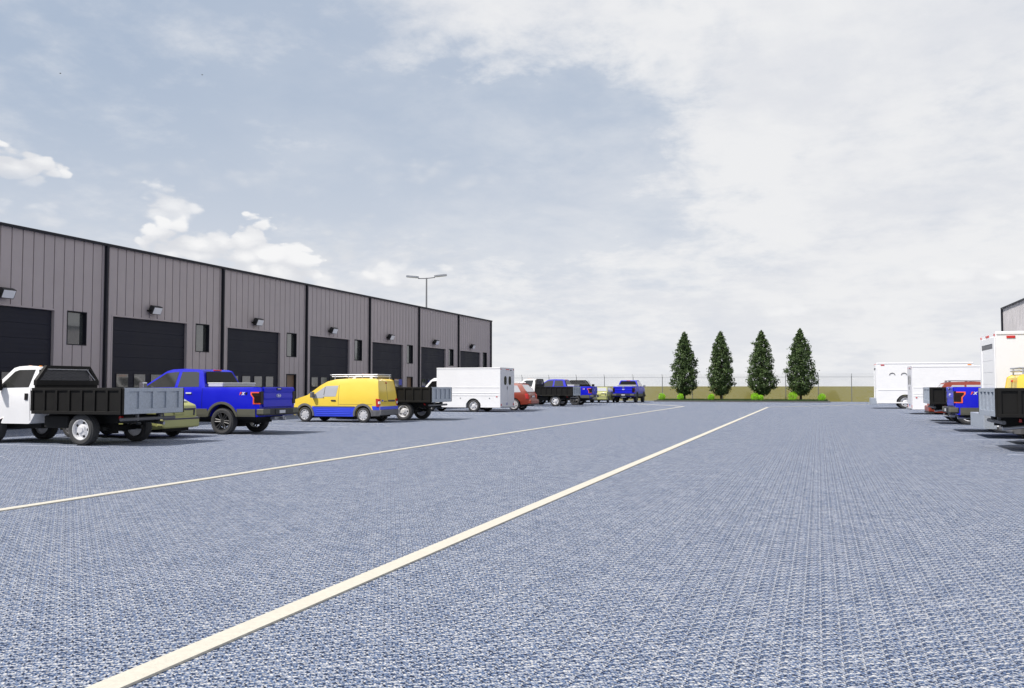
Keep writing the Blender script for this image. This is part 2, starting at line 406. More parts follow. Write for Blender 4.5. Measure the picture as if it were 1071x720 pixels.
def slope(p0, p1, w0, w1, off=0.006, thick=0.03, r=0.06):
    """a glass across the car on the slope p0 -> p1 (x,z), half widths w0, w1, outward to the left of p0->p1"""
    d = Vector((p1[0] - p0[0], 0, p1[1] - p0[1])); n = Vector((-d.z, 0, d.x)).normalized()
    bm = bmesh.new()
    A = Vector((p0[0], 0, p0[1])); B = Vector((p1[0], 0, p1[1])); k = 0.10
    loop = [(A, w0 - r), (A + d * k, w0), (B - d * k, w1), (B, w1 - r), (B, -w1 + r), (B - d * k, -w1), (A + d * k, -w0), (A, -w0 + r)]
    top = [bm.verts.new(p + Vector((0, y, 0)) + n * off) for p, y in loop]
    bot = [bm.verts.new(p + Vector((0, y, 0)) - n * thick) for p, y in loop]
    bm.faces.new(top); bm.faces.new(bot[::-1])
    for i in range(8): bm.faces.new((top[i], top[(i + 1) % 8], bot[(i + 1) % 8], bot[i]))
    return bm

# ------------------------------------------------------------------ wheels
WM = {}
def wheel_meshes(kind, r, wd):
    if kind in WM: return WM[kind]
    h = wd / 2; rr = {'steel': 0.66, 'alloy': 0.70, 'cap': 0.68, 'suv': 0.74, 'plain': 0.66}[kind] * r
    b = bmesh.new()
    lathe_y(b, [(rr - 0.01, -h * .9), (rr + 0.02, -h), (r - .05, -h), (r - .012, -h * .78), (r, -h * .45), (r, h * .45), (r - .012, h * .78), (r - .05, h), (rr + 0.02, h), (rr - 0.01, h * .9), (rr - .03, 0)], 40)
    if kind in ('alloy', 'steel'):      # tread blocks
        for i in range(44):
            for j, yy in enumerate((-.72, -.3, .3, .72)):
                a = 2 * math.pi * (i + (j % 2) * .5) / 44
                c = Vector((math.cos(a), 0, math.sin(a))); q = c.to_track_quat('Z', 'Y')
                s = bmesh.ops.create_cube(b, size=1.0)
                mt = Matrix.Translation(c * (r - .002 - (0.012 if abs(yy) > .5 else 0)) + Vector((0, yy * h, 0))) @ q.to_matrix().to_4x4() @ Matrix.Diagonal((.032, .3 * h, .018, 1))
                for v in s['verts']: v.co = mt @ v.co
    ty = link('tyre', b, 'tyre', smooth=35); me_t = ty.data; bpy.data.objects.remove(ty)
    b = bmesh.new(); face = h * .72
    if kind == 'steel':
        lathe_y(b, [(rr, h * .92), (rr - .02, h * .94), (rr - .035, h * .55), (rr * .86, face * .45), (rr * .5, face * .75), (rr * .42, face * 1.15), (rr * .30, face * 1.2), (rr * .28, face * 1.5), (0, face * 1.5), (0, -h * .5), (rr - .04, -h * .5), (rr, -h * .9)], 40, closed=False)
        rimmat = 'rim_white'
    elif kind == 'alloy':
        lathe_y(b, [(rr, h * .92), (rr - .018, h * .95), (rr - .03, h * .5), (rr - .035, -h * .8), (rr, -h * .9)], 40)
        for i in range(6):
            for da in (-.16, .16):
                a = 2 * math.pi * i / 6 + .26
                p0 = Vector((math.cos(a + da * 2.2) * rr * .22, face * .85, math.sin(a + da * 2.2) * rr * .22)); p1 = Vector((math.cos(a + da) * rr * .97, face * 1.02, math.sin(a + da) * rr * .97))
                tube(b, p0, p1, .022, .026, 6)
        lathe_y(b, [(0, face * 1.05), (.05, face * 1.05), (.09, face * .95), (.10, face * .4), (0, face * .4)], 20, closed=False)
        rimmat = 'rim_black'
    else:
        lathe_y(b, [(rr, h * .92), (rr - .016, h * .96), (rr - .03, face * .9), (rr * .5, face * 1.15), (rr * .2, face * 1.25), (0, face * 1.27), (0, 0), (rr, 0)], 40, closed=False)
        rimmat = 'greyplastic' if kind == 'plain' else 'rim_silver'
    rm = link('rim', b, rimmat, smooth=35); me_r = rm.data; bpy.data.objects.remove(rm)
    # hub part: brake drum, nuts and the dark openings of the rim
    b = bmesh.new(); lathe_y(b, [(0, -h * .3), (rr * .6, -h * .3), (rr * .6, face * .2), (0, face * .2)], 24, closed=False)
    n, rad, sz, yy = {'steel': (5, .66, .030, .66), 'alloy': (6, .14, .012, 1.06), 'cap': (8, .78, .024, .98), 'suv': (6, .60, .03, 1.1), 'plain': (8, .78, .024, .98)}[kind]
    for i in range(n):
        a = 2 * math.pi * i / n + .3; c = Vector((math.cos(a) * rr * rad, 0, math.sin(a) * rr * rad))
        tube(b, c + Vector((0, face * .1, 0)), c + Vector((0, face * yy + (0.004 if kind != 'steel' else .004), 0)), sz * (1 if kind == 'alloy' else r / .4 * 1.15), None, 10)
    hb = link('wheel', b, 'plastic', smooth=35); me_h = hb.data; bpy.data.objects.remove(hb)
    WM[kind] = (me_h, me_t, me_r); return WM[kind]

def wheel(parent, kind, x, y, r, wd):
    mh, mt, mr = wheel_meshes(kind, r, wd)
    w_ = bpy.data.objects.new('wheel', mh); COL.objects.link(w_); w_.parent = parent
    w_.location = (x, y, r); w_.rotation_euler = (0, rng.uniform(0, 1), 0 if y > 0 else math.pi)
    for nm, me in (('tyre', mt), ('rim', mr)):
        o = bpy.data.objects.new(nm, me); COL.objects.link(o); o.parent = w_
    return w_

def text_mesh(s, size, ext, shear=0.0):
    cu = bpy.data.curves.new('lettering', 'FONT'); cu.body = s; cu.size = size; cu.extrude = ext; cu.align_x = 'CENTER'; cu.align_y = 'CENTER'; cu.shear = shear
    cu.offset = 0.006
    o = bpy.data.objects.new('lettering', cu); COL.objects.link(o)
    dg = bpy.context.evaluated_depsgraph_get(); me = bpy.data.meshes.new_from_object(o.evaluated_get(dg))
    bpy.data.objects.remove(o); return me

def put_text(s, size, m, parent, loc, rot, name='lettering', shear=0.0):
    me = text_mesh(s, size, 0.004, shear); me.materials.clear(); me.materials.append(M[m])
    o = bpy.data.objects.new(name, me); COL.objects.link(o); o.parent = parent; o.location = loc; o.rotation_euler = rot
    return o

def lerp_table(t):
    def f(x):
        if x <= t[0][0]: return t[0][1]
        for (a, va), (b, vb) in zip(t, t[1:]):
            if x <= b: return va + (vb - va) * (x - a) / (b - a)
        return t[-1][1]
    return f
def frange(a, b, s):
    out = []; x = a
    while x < b: out.append(x); x += s
    return out

# ================================================================== SETTING
def sheet(name, pts, z, m):
    bm = bmesh.new(); bm.faces.new([bm.verts.new((x, y, z)) for x, y in pts]); return struct(link(name, bm, m))
field = sheet('field', [(-4000, -1500), (4000, -1500), (4000, 5000), (-4000, 5000)], -0.05, 'field')
lot = sheet('parking_lot', [(-70, -60), (60, -60), (60, 92.2), (-70, 92.2)], 0.0, 'asphalt')

def ribbon(name, pts, width, z0, z1, m):
    """raised painted line along a polyline with mitred corners"""
    bm = bmesh.new(); L_, R_ = [], []
    P = [Vector((*p, 0)) for p in pts]
    for i, p in enumerate(P):
        d1 = (P[i] - P[i - 1]).normalized() if i else (P[1] - P[0]).normalized()
        d2 = (P[i + 1] - P[i]).normalized() if i < len(P) - 1 else d1
        n1 = Vector((-d1.y, d1.x, 0)); n2 = Vector((-d2.y, d2.x, 0)); n = (n1 + n2).normalized(); k = width / 2 / max(.4, n.dot(n1))
        L_.append(p + n * k); R_.append(p - n * k)
    loop = L_ + R_[::-1]
    N_ = len(P)
    top = [bm.verts.new((v.x, v.y, z1)) for v in loop]; bot = [bm.verts.new((v.x, v.y, z0)) for v in loop]
    for i in range(N_ - 1):
        j = 2 * N_ - 1 - i
        bm.faces.new((top[i], top[i + 1], top[j - 1], top[j]))
    for i in range(2 * N_):
        j = (i + 1) % (2 * N_); bm.faces.new((top[i], bot[i], bot[j], top[j]))
    return struct(link(name, bm, m))
ribbon('road_marking', [(-9.36, -30), (-9.36, 66.5), (-11.4, 70.5), (-14.5, 75)], 0.155, 0.0, 0.014, 'line')
ribbon('road_marking', [(-3.345, -30), (-3.40, 66.0), (0.9, 73.0), (5.0, 82.5)], 0.165, 0.0, 0.014, 'line')
for i in range(-2, 20):
    y = 17.65 + 2.95 * i
    if y < 71: ribbon('stall_marking', [(-21.6, y), (-16.4, y)], 0.09, 0.0, 0.009, 'stripe')
    if 15 < y < 71: ribbon('stall_marking', [(3.9, y + 1.6), (9.2, y + 1.6)], 0.09, 0.0, 0.009, 'stripe')

# ------------------------------------------------------------------ warehouses
H_WALL, BAY, GROOVE = 7.0, 7.27, 0.46
def wall_region(bm, X, sx, y0, y1, z0, z1, origin):
    """cladding sheet with pressed joints every 0.456 m; sx = direction the face looks along x"""
    origin += .2
    ys = [(y0, 0)]
    k = math.ceil((y0 - origin) / GROOVE - 1e-6)
    while True:
        g = origin + k * GROOVE
        e_ = .025 if sx > 0 else .095
        if g + e_ >= y1: break
        if g - e_ > y0: ys += [(g - .022, 0), (g - .014, -.05), (g + .014, -.05), (g + .022, 0)] if sx > 0 else [(g - .09, 0), (g - .07, -.07), (g + .07, -.07), (g + .09, 0)]
        k += 1
    ys.append((y1, 0))
    a = [bm.verts.new((X + sx * d, y, z0)) for y, d in ys]; b = [bm.verts.new((X + sx * d, y, z1)) for y, d in ys]
    for i in range(len(ys) - 1): bm.faces.new((a[i], a[i + 1], b[i + 1], b[i]))

def warehouse(name, label, X, sx, depth, y_start, n_bays, detailed_from=None):
    """sx: the yard side the front wall looks to"""
    root = thing(name, label, 'warehouse', (X, y_start, 0))
    bm = bmesh.new()
    y_end = n_bays * BAY
    for k in range(n_bays):
        o = k * BAY; op = detailed_from is not None and k >= detailed_from
        if not op: wall_region(bm, 0, sx, o, o + BAY, 0, H_WALL, o); continue
        wall_region(bm, 0, sx, o, o + .45, 0, H_WALL, o)
        wall_region(bm, 0, sx, o + .45, o + 4.85, 4.25, H_WALL, o)
        wall_region(bm, 0, sx, o + 4.85, o + 5.45, 0, H_WALL, o)
        wall_region(bm, 0, sx, o + 5.45, o + 6.38, 2.12, 3.06, o)
        wall_region(bm, 0, sx, o + 5.45, o + 6.38, 4.27, H_WALL, o)
        wall_region(bm, 0, sx, o + 6.38, o + BAY, 0, H_WALL, o)
    link('wall', bm, 'wall' if sx > 0 else 'wall_pale', root)
    bm = bmesh.new()                                   # side and back walls
    box(bm, -sx * .05, -sx * depth, -.12, -.002, 0, H_WALL - .02); box(bm, -sx * .05, -sx * depth, y_end + .002, y_end + .12, 0, H_WALL - .02)
    box(bm, -sx * depth, -sx * (depth + .12), -.12, y_end + .12, 0, H_WALL - .02)
    for j in range(1, int(depth / .456)):
        for yy in (-.135, y_end + .12): box(bm, -sx * j * .456 - .012, -sx * j * .456 + .012, yy, yy + .015, 0, H_WALL - .03)
    link('side_wall', bm, 'wall', root)
    bm = bmesh.new(); box(bm, min(sx * .05, -sx * (depth + .2)), max(sx * .05, -sx * (depth + .2)), -.2, y_end + .2, H_WALL + .004, H_WALL + .06); link('roof', bm, 'roof', root)
    bm = bmesh.new(); box(bm, min(sx * .052, sx * .11), max(sx * .052, sx * .11), -.22, y_end + .22, H_WALL - .03, H_WALL + .07, .01); link('roof_trim', bm, 'navy', root)
    for k in range(n_bays + 1):
        if sx < 0 and k == n_bays - 1: continue
        bm = bmesh.new(); yy = k * BAY
        box(bm, min(sx * .004, sx * .13), max(sx * .004, sx * .13), yy - .05, yy + .05, 0, H_WALL - .032, .012); link('downpipe', bm, 'navy', root)
    if detailed_from is None: return root
    first = None
    xs = lambda a, b: (min(sx * a, sx * b), max(sx * a, sx * b))
    for k in range(detailed_from, n_bays):
        o = k * BAY
        if first is None:
            parts = []
            bm = bmesh.new()                                    # dock door of ten pressed panels
            for j in range(8):
                z0 = .02 + j * .528; box(bm, *xs(-.16, -.105), .47, 4.83, z0 + .002, z0 + .525, .006)
                for q in (0.30, 0.62): box(bm, *xs(-.106, -.098), .55, 4.75, z0 + .52 * q - .008, z0 + .52 * q + .008)
            box(bm, *xs(-.20, -.165), .47, 4.83, .01, 4.24)
            d = link('dock_door', bm, 'dockdoor', root); parts.append(d)
            for j in range(4):
                yy = .80 + j * .98
                bm = bmesh.new(); box(bm, *xs(-.104, -.085), yy - .03, yy + .66, 1.44, 2.01, .008); f = link('window_frame', bm, 'navy', d)
                bm = bmesh.new(); box(bm, *xs(-.086, -.080), yy, yy + .63, 1.47, 1.98); link('window_pane', bm, 'glass', d)
            bm = bmesh.new(); box(bm, *xs(-.22, .012), .39, .452, 0, 4.31, .004); box(bm, *xs(-.22, .012), 4.848, 4.91, 0, 4.31, .004); box(bm, *xs(-.22, .010), .452, 4.848, 4.252, 4.31, .004)
            parts.append(link('door_frame', bm, 'wall', root))
            bm = bmesh.new(); box(bm, *xs(-.15, -.10), 5.50, 6.33, .02, 2.09, .006); e = link('entry_door', bm, 'brown', root); parts.append(e)
            bm = bmesh.new(); tube(bm, (sx * -.10, 5.60, 1.02), (sx * -.04, 5.60, 1.02), .022); tube(bm, (sx * -.05, 5.58, 1.02), (sx * -.05, 5.72, 1.02), .014); link('handle', bm, 'steel', e)
            bm = bmesh.new(); box(bm, *xs(-.18, .014), 5.44, 5.50, 0, 2.14, .004); box(bm, *xs(-.18, .014), 6.33, 6.39, 0, 2.14, .004); box(bm, *xs(-.18, .012), 5.50, 6.33, 2.09, 2.14, .004); link('door_frame', bm, 'navy', e)
            bm = bmesh.new(); box(bm, *xs(-.21, .012), 5.44, 5.475, 3.03, 4.30, .003); box(bm, *xs(-.21, .012), 6.355, 6.39, 3.03, 4.30, .003)
            box(bm, *xs(-.21, .010), 5.475, 6.355, 3.03, 3.065, .003); box(bm, *xs(-.21, .010), 5.475, 6.355, 4.265, 4.30, .003)
            w_ = link('window', bm, 'navy', root); parts.append(w_)
            bm = bmesh.new(); box(bm, *xs(-.165, -.15), 5.474, 6.356, 3.064, 4.266); link('window_pane', bm, 'wglass', w_)
            first = (parts, o)
            for p in parts: p.location.y = o
            protos = [(p, list(p.children)) for p in parts]
        else:
            for p, ch in protos:
                c = p.copy(); COL.objects.link(c); c.parent = root; c.location.y = o
                for g in ch: q = g.copy(); COL.objects.link(q); q.parent = c
    return root

def winglass():
    m = mat('window_glass', (0.05, 0.055, 0.055), 0.03, coat=1.0, spec=1.0); return m
M['wglass'] = winglass()
X_L, X_R = -26.3, 12.5
Y0_L = 27.95 - 3 * BAY
wl = warehouse('warehouse', 'long grey metal warehouse with dark dock doors along the left side', X_L, 1, 22, Y0_L, 9, 2)
warehouse('warehouse', 'grey clad warehouse behind the white box trucks at the right edge', X_R, -1, 22, Y0_L, 9)

# floodlights over each dock door
def floodlight(first_label, loc):
    t = thing('floodlight', first_label, 'floodlight', loc, 0, 'floodlights over the dock doors')
    tilt = Matrix.Translation((.26, 0, .02)) @ Matrix.Rotation(R(24), 4, 'Y')
    bm = bmesh.new(); box(bm, -.14, .05, -.27, .27, -.17, .17, .02)
    for i in range(7): box(bm, -.19, -.14, -.24 + i * .075, -.215 + i * .075, -.15, .15)
    bm.transform(tilt); link('housing', bm, 'plastic', t)
    bm = bmesh.new(); box(bm, .050, .062, -.235, .235, -.14, .14, .004); bm.transform(tilt); link('lens', bm, 'lampface', t)
    bm = bmesh.new(); box(bm, 0.0, .02, -.10, .10, -.12, .14, .004)
    box(bm, .02, .24, -.30, -.28, -.03, .03); box(bm, .02, .24, .28, .30, -.03, .03); box(bm, .02, .045, -.30, .30, -.03, .03)
    link('bracket', bm, 'black', t)
    return t
ordl = ['floodlight above the nearest dock door, at the left picture edge', 'floodlight above the dock door behind the green hatchback and blue pickup cab', 'floodlight above the dock door behind the blue pickup tailgate',
        'floodlight above the dock door behind the yellow van', 'floodlight above the dock door with a lamp post some way behind it', 'floodlight above the second farthest dock door of the warehouse', 'floodlight above the farthest dock door, near the warehouse corner']
fl = None
for i in range(7):
    loc = (X_L + .015, Y0_L + (2 + i) * BAY + 2.60, 4.62)
    if fl is None: fl = floodlight(ordl[0], loc)
    else: dup(fl, ordl[i], loc)

# lamp post behind the warehouse
def lamp_post():
    t = thing('lamp_post', 'tall double armed grey lamp post rising behind the long warehouse', 'lamp post', (-33.3, 73.9, 0), R(20))
    bm = bmesh.new(); tube(bm, (0, 0, 0), (0, 0, 11.25), .12, .065, 12); tube(bm, (0, 0, 0), (0, 0, .5), .2, .2, 12); link('pole', bm, 'post', t)
    for s in (-1, 1):
        bm = bmesh.new(); tube(bm, (0, 0, 11.2), (s * .75, 0, 11.24 + .05 * s), .045); link('arm', bm, 'post', t)
        bm = bmesh.new(); prism(bm, [(.7, -.10), (.95, -.2), (1.75, -.16), (1.85, 0), (1.75, .16), (.95, .2), (.7, .10)], 'z', -.03, .13)
        bm.transform(Matrix.Translation((0, 0, 11.22 + .05 * s)) @ Matrix.Rotation(R(-6 if s > 0 else 176), 4, 'Y') if s > 0 else Matrix.Translation((0, 0, 11.18)) @ Matrix.Rotation(math.pi, 4, 'Z') @ Matrix.Rotation(R(-5), 4, 'Y'))
        h = link('lamp_head', bm, 'steel', t)
lamp_post()

# small blue sign by the wall
t = thing('sign_post', 'small blue sign plate on a grey post against the warehouse wall', 'sign', (-25.6, 52.7, 0))
bm = bmesh.new(); tube(bm, (0, 0, 0), (0, 0, 1.95), .03); link('post', bm, 'post', t)
bm = bmesh.new(); box(bm, .032, .045, -.24, .24, 1.55, 1.93, .005); link('sign_plate', bm, 'signblue', t)

# ------------------------------------------------------------------ island, kerb, grass, bushes, trees
IX0, IX1, IY0, IY1 = -15.1, 1.0, 87.0, 91.2
bm = bmesh.new()
for a in ((IX0, IX1, IY0, IY0 + .16), (IX0, IX1, IY1 - .16, IY1), (IX0, IX0 + .16, IY0 + .16, IY1 - .16), (IX1 - .16, IX1, IY0 + .16, IY1 - .16)): box(bm, *a, -.02, .13, .0)
struct(link('kerb', bm, 'kerb'))
bm = bmesh.new()
g0 = [bm.verts.new(p) for p in ((IX0 + .16, IY0 + .16, .11), (IX1 - .16, IY0 + .16, .11), (IX1 - .16, IY1 - .16, .11), (IX0 + .16, IY1 - .16, .11))]; bm.faces.new(g0)
for i in range(9000):
    x = rng.uniform(IX0 + .2, IX1 - .2); y = rng.uniform(IY0 + .2, IY1 - .2); a = rng.uniform(0, 6.3); h = rng.uniform(.08, .2); w_ = .02
    c, s = math.cos(a) * w_, math.sin(a) * w_
    bm.faces.new([bm.verts.new((x - c, y - s, .11)), bm.verts.new((x + c, y + s, .11)), bm.verts.new((x + rng.uniform(-.06, .06), y + rng.uniform(-.06, .06), .11 + h))])
g = link('grass', bm, 'grass', recalc=False); g['kind'] = 'stuff'

def leaf_quad(bm, c, size, rnd, up=0.0):
    n = Vector((rnd.gauss(0, 1), rnd.gauss(0, 1), rnd.gauss(0, 1) + up)).normalized()
    t = n.orthogonal().normalized(); t = Matrix.Rotation(rnd.uniform(0, 6.28), 3, n) @ t; b = n.cross(t)
    l, w_ = size * rnd.uniform(.7, 1.3), size * rnd.uniform(.35, .6)
    bm.faces.new([bm.verts.new(c + t * l), bm.verts.new(c + b * w_), bm.verts.new(c - t * l), bm.verts.new(c - b * w_)])

def tree_meshes(seed):
    rnd = random.Random(seed)
    Ht, zb = 7.15, .55
    prof = lerp_table([(0, .35), (.05, .85), (.11, 1.18), (.18, 1.30), (.30, 1.24), (.48, 1.06), (.64, .86), (.79, .58), (.9, .30), (1, .02)])
    tb = bmesh.new(); tube(tb, (0, 0, 0), (0, 0, 2.2), .13, .10, 10); tube(tb, (0, 0, 2.2), (.02, .02, 6.6), .10, .015, 8)
    lb = bmesh.new()
    n = 300
    for i in range(n):
        tt = (i + rnd.random()) / n
        tt = 1 - (1 - tt) ** 1.0
        tt = tt ** 1.2
        lay = 17; tt = 0.5 * tt + 0.5 * (math.floor(tt * lay) + .5 + rnd.gauss(0, .12)) / lay; tt = min(1, max(0, tt))
        z = zb + (Ht - zb) * tt
        a = i * 2.39996 + rnd.uniform(-.3, .3)
        lobes = 1 + .12 * math.sin(a * 3 + z * 2.1) + .08 * math.sin(a * 5 - z * 3.3 + seed)
        rad = prof(tt) * lobes * (rnd.uniform(.70, 1.16) if rnd.random() < .72 else rnd.uniform(.2, .7))
        tip = Vector((math.cos(a) * rad, math.sin(a) * rad, z + .22 * rad))
        tube(tb, (0, 0, max(.5, z - .35 * rad)), tip, .022, .006, 4)
        cs = .065 + .085 * min(1, prof(tt))
        for _ in range(int(24 + 18 * min(1, prof(tt)))):
            p = tip + Vector((rnd.gauss(0, cs), rnd.gauss(0, cs), rnd.gauss(0, cs * .85)))
            leaf_quad(lb, p, .115, rnd, .5)
    for _ in range(120): leaf_quad(lb, Vector((rnd.gauss(0, .05), rnd.gauss(0, .05), Ht - .5 + rnd.random() * .65)), .07, rnd)
    return tb, lb
tproto = []
tree_x = [(-12.5, 1.0), (-8.97, 1.0), (-5.13, 1.0), (-1.58, 1.015)]
tlab = ['dark green columnar evergreen tree, leftmost of the four on the kerbed island', 'columnar evergreen tree, second from the left on the kerbed island', 'columnar evergreen tree, third from the left on the kerbed island', 'columnar evergreen tree at the right end of the kerbed island row']
for i, (x, s) in enumerate(tree_x):
    if i < 2:
        t = thing('evergreen_tree', tlab[i], 'tree', (x, 89.5, .1), rng.uniform(0, 6), 'evergreen trees on the island')
        tb, lb = tree_meshes(31 + i); link('trunk', tb, 'bark', t); link('crown', lb, 'leaf', t, recalc=False); tproto.append(t)
    else: t = dup(tproto[i - 2], tlab[i], (x, 89.5, .1), rng.uniform(0, 6))
    t.scale = (s * .88, s * .88, s * .93)

def bush(label, x, y, r):
    rnd = random.Random(int(x * 97)); bm = bmesh.new()
    for i in range(700):
        u = rnd.uniform(-1, 1); a = rnd.uniform(0, 6.28); q = math.sqrt(1 - u * u); k = rnd.uniform(.55, 1.03)
        leaf_quad(bm, Vector((math.cos(a) * q * r * k, math.sin(a) * q * r * k, max(.02, r * .95 + u * r * k))), .05, rnd, .4)
    o = link('bush', bm, 'lime', recalc=False); o.location = (x, y, .1); tag(o, label, 'bush', 'lime green bushes on the island')
def gx(px, Y): return Y * math.tan(math.atan((px - 535.5) / F_PX) - R(PHI))
for lab, px, r in (('bright lime bush at the left end of the kerbed island', 692, .36), ('bright lime bush just left of the leftmost evergreen trunk', 711.5, .34), ('bright lime bush just left of the second evergreen from the left', 743.5, .34),
                   ('wide lime bush left of the third evergreen from the left', 789, .40), ('small lime bush touching the third evergreen trunk', 795, .30), ('wide lime bush left of the rightmost evergreen trunk', 828.5, .46), ('bright lime bush at the right end of the kerbed island', 859, .37)):
    bush(lab, gx(px, 88.2), 88.2, r)

# ------------------------------------------------------------------ chain-link fence
def fence():
    FY, X0, X1, TOP = 93.0, -64.05, 45.75, 2.36
    t = thing('chain_link_fence', 'chain link fence with barbed wire on top along the field edge', 'fence', (0, FY, 0))
    n = int((X1 - X0) / 3.05)
    bm = bmesh.new(); tube(bm, (0, 0, -.05), (0, 0, 2.42), .038, .034, 8); tube(bm, (0, 0, 2.40), (0, -.22, 2.72), .022, .018, 6)
    p = link('post', bm, 'post', t)
    for i in range(n + 1):
        q = p if i == 0 else p.copy()
        if i: COL.objects.link(q); q.parent = t
        q.location.x = X0 + 3.05 * i
    bm = bmesh.new(); tube(bm, (X0, .0, TOP + .03), (X1, .0, TOP + .03), .015, None, 6); link('top_rail', bm, 'wire', t)
    bm = bmesh.new()
    for k in range(3):
        tube(bm, (X0, -.05 - .075 * k, 2.47 + .11 * k), (X1, -.05 - .075 * k, 2.47 + .11 * k), .007, None, 4)
        for i in range(int((X1 - X0) / .3)): box(bm, X0 + i * .3, X0 + i * .3 + .012, -.08 - .075 * k, -.02 - .075 * k, 2.45 + .11 * k, 2.49 + .11 * k)
    link('barbed_wire', bm, 'wire', t)
    bm = bmesh.new(); s, hw = .13, .006
    x = X0 - TOP
    while x < X1:
        for dr in (1, -1):
            a, b = (x, x + TOP) if dr > 0 else (x + TOP, x)
            # clip to the run
            z0, z1 = 0.03, TOP
            pts = []
            for z in (z0, z1):
                pts.append((a + (b - a) * (z / TOP), z))
            (ax, az), (bx_, bz) = pts
            if min(ax, bx_) >= X0 and max(ax, bx_) <= X1:
                o_ = .005 * dr
                bm.faces.new([bm.verts.new(v) for v in ((ax - hw, o_, az), (ax + hw, o_, az), (bx_ + hw, o_, bz), (bx_ - hw, o_, bz))])
        x += s
    link('wire_mesh', bm, 'wire', t, recalc=False)
fence()

# ================================================================== VEHICLES  (local: tail at x=0, nose +x, ground z=0)
LH, RH, UP = math.pi, 0.0, math.pi / 2

# ---------------------------------------------------------------- dump flatbed truck
def make_flatbed(label):
    t = thing('flatbed_truck', label, 'truck', group='flatbed trucks with black beds')
    W = lambda x, z: lerp_table([(0.5, .93), (1.1, .97), (1.38, .96), (1.45, .94), (2.06, .77)])(z) * lerp_table([(2.8, 1), (5.5, 1), (6.0, .96), (6.25, .86)])(x)
    prof = [(2.92, .78), (3.12, .55), (3.2, .52)] + [(4.36, .52)] + arc(4.9, .42, .50, .56) + [(5.6, .55), (6.2, .50), (6.28, .6), (6.28, .95), (6.18, 1.26), (5.95, 1.34), (5.0, 1.42), (4.72, 1.47), (4.05, 1.96), (3.85, 2.0), (3.4, 2.02), (3.0, 2.0), (2.92, 1.94)]
    bm = shell(prof, W, frange(3.1, 6.2, .35), [.8, 1.1, 1.3, 1.45, 1.6, 1.8], .05, .6)
    link('cab', bm, 'white', t, smooth=38)
    for s in (1, -1):
        bm = patch([(3.22, 1.47), (4.50, 1.45), (4.42, 1.55), (3.98, 1.88), (3.80, 1.925), (3.10, 1.93)], W, s, .006, .03, [1.6, 1.8]); link('side_window', bm, 'glass', t)
        bm = patch([(3.20, 1.14), (3.33, 1.14), (3.33, 1.31), (3.20, 1.31)], W, s, .02, .01); link('door_handle', bm, 'black', t)
        bm = bmesh.new(); box(bm, 4.30, 4.44, s * 1.10 - .12, s * 1.10 + .12, 1.38, 1.68, .02); box(bm, 4.34, 4.40, s * .97 - .04, s * .97 + .08, 1.42, 1.47); link('mirror', bm, 'black', t)
        bm = patch([(3.12, .60), (3.135, .60), (3.12, 1.45), (3.105, 1.45)], W, s, .002, .01, [.8, 1.1, 1.3]); link('door_seam', bm, 'lilac', t)
        bm = patch([(4.55, 1.00), (4.78, 1.00), (4.78, 1.045), (4.55, 1.045)], W, s, .008, .01); link('badge', bm, 'redlens', t)
        bm = bmesh.new(); box(bm, 6.18, 6.30, s * .62 - .14, s * .62 + .14, .88, 1.14, .02); link('headlight', bm, 'whitelens', t)
        bm = bmesh.new(); box(bm, .50, .56, s * .52 - .05, s * .52 + .05, .66, .74, .01); link('tail_lamp', bm, 'redlens', t)
    bm = slope((4.68, 1.49), (4.10, 1.92), .80, .66); link('windscreen', bm, 'glass', t)
    bm = bmesh.new(); box(bm, 2.89, 2.925, -.84, .84, 1.46, 1.93, .008); link('rear_window', bm, 'blackglass', t)
    for i in range(5):
        bm = bmesh.new(); yy = (-.5, -.18, 0, .18, .5)[i]; box(bm, 3.70, 3.80, yy - .03, yy + .03, 2.0, 2.05, .012); link('roof_marker', bm, 'amber', t)
    bm = bmesh.new(); box(bm, 6.27, 6.31, -.46, .46, .78, 1.14, .015)
    for i in range(4): box(bm, 6.31, 6.325, -.44, .44, .82 + .08 * i, .85 + .08 * i)
    link('grille', bm, 'chrome', t)
    bm = bmesh.new(); box(bm, 6.2, 6.40, -.96, .96, .46, .70, .03); link('front_bumper', bm, 'chrome', t)
    # chassis
    bm = bmesh.new()
    for s in (1, -1): box(bm, .15, 5.9, s * .42 - .05, s * .42 + .05, .55, .76)
    for x in (.3, 1.3, 2.2, 3.2, 4.6): box(bm, x - .05, x + .05, -.42, .42, .58, .72)
    tube(bm, (1.3, -.85, .40), (1.3, .85, .40), .075); tube(bm, (4.9, -.8, .42), (4.9, .8, .42), .06); tube(bm, (1.3, 0, .42), (3.9, 0, .58), .045)
    tube(bm, (1.3, 0, .26), (1.3, 0, .56), .17, .17, 12)
    box(bm, 3.3, 5.8, -.45, .45, .38, .60); box(bm, 4.4, 5.4, -.9, .9, .62, .9); box(bm, 1.9, 2.7, .50, .86, .42, .74, .04); box(bm, 1.9, 2.7, -.86, -.50, .42, .74, .04)
    box(bm, .9, 1.7, -.72, -.62, .36, .46); box(bm, .9, 1.7, .62, .72, .36, .46)
    link('chassis', bm, 'under', t)
    bm = bmesh.new(); tube(bm, (.12, -.98, .665), (.12, .98, .665), .045, None, 10)
    for s in (1, -1): box(bm, .08, .22, s * .42 - .03, s * .42 + .03, .62, .80)
    link('underrun_bar', bm, 'greyplastic', t)
    bm = bmesh.new(); tube(bm, (.9, -.6, .60), (.15, -.62, .52), .045, None, 10); link('exhaust_pipe', bm, 'steel', t)
    # bed
    bm = bmesh.new(); box(bm, 0.03, 2.78, -1.04, 1.04, .79, .88); link('bed_floor', bm, 'black', t)
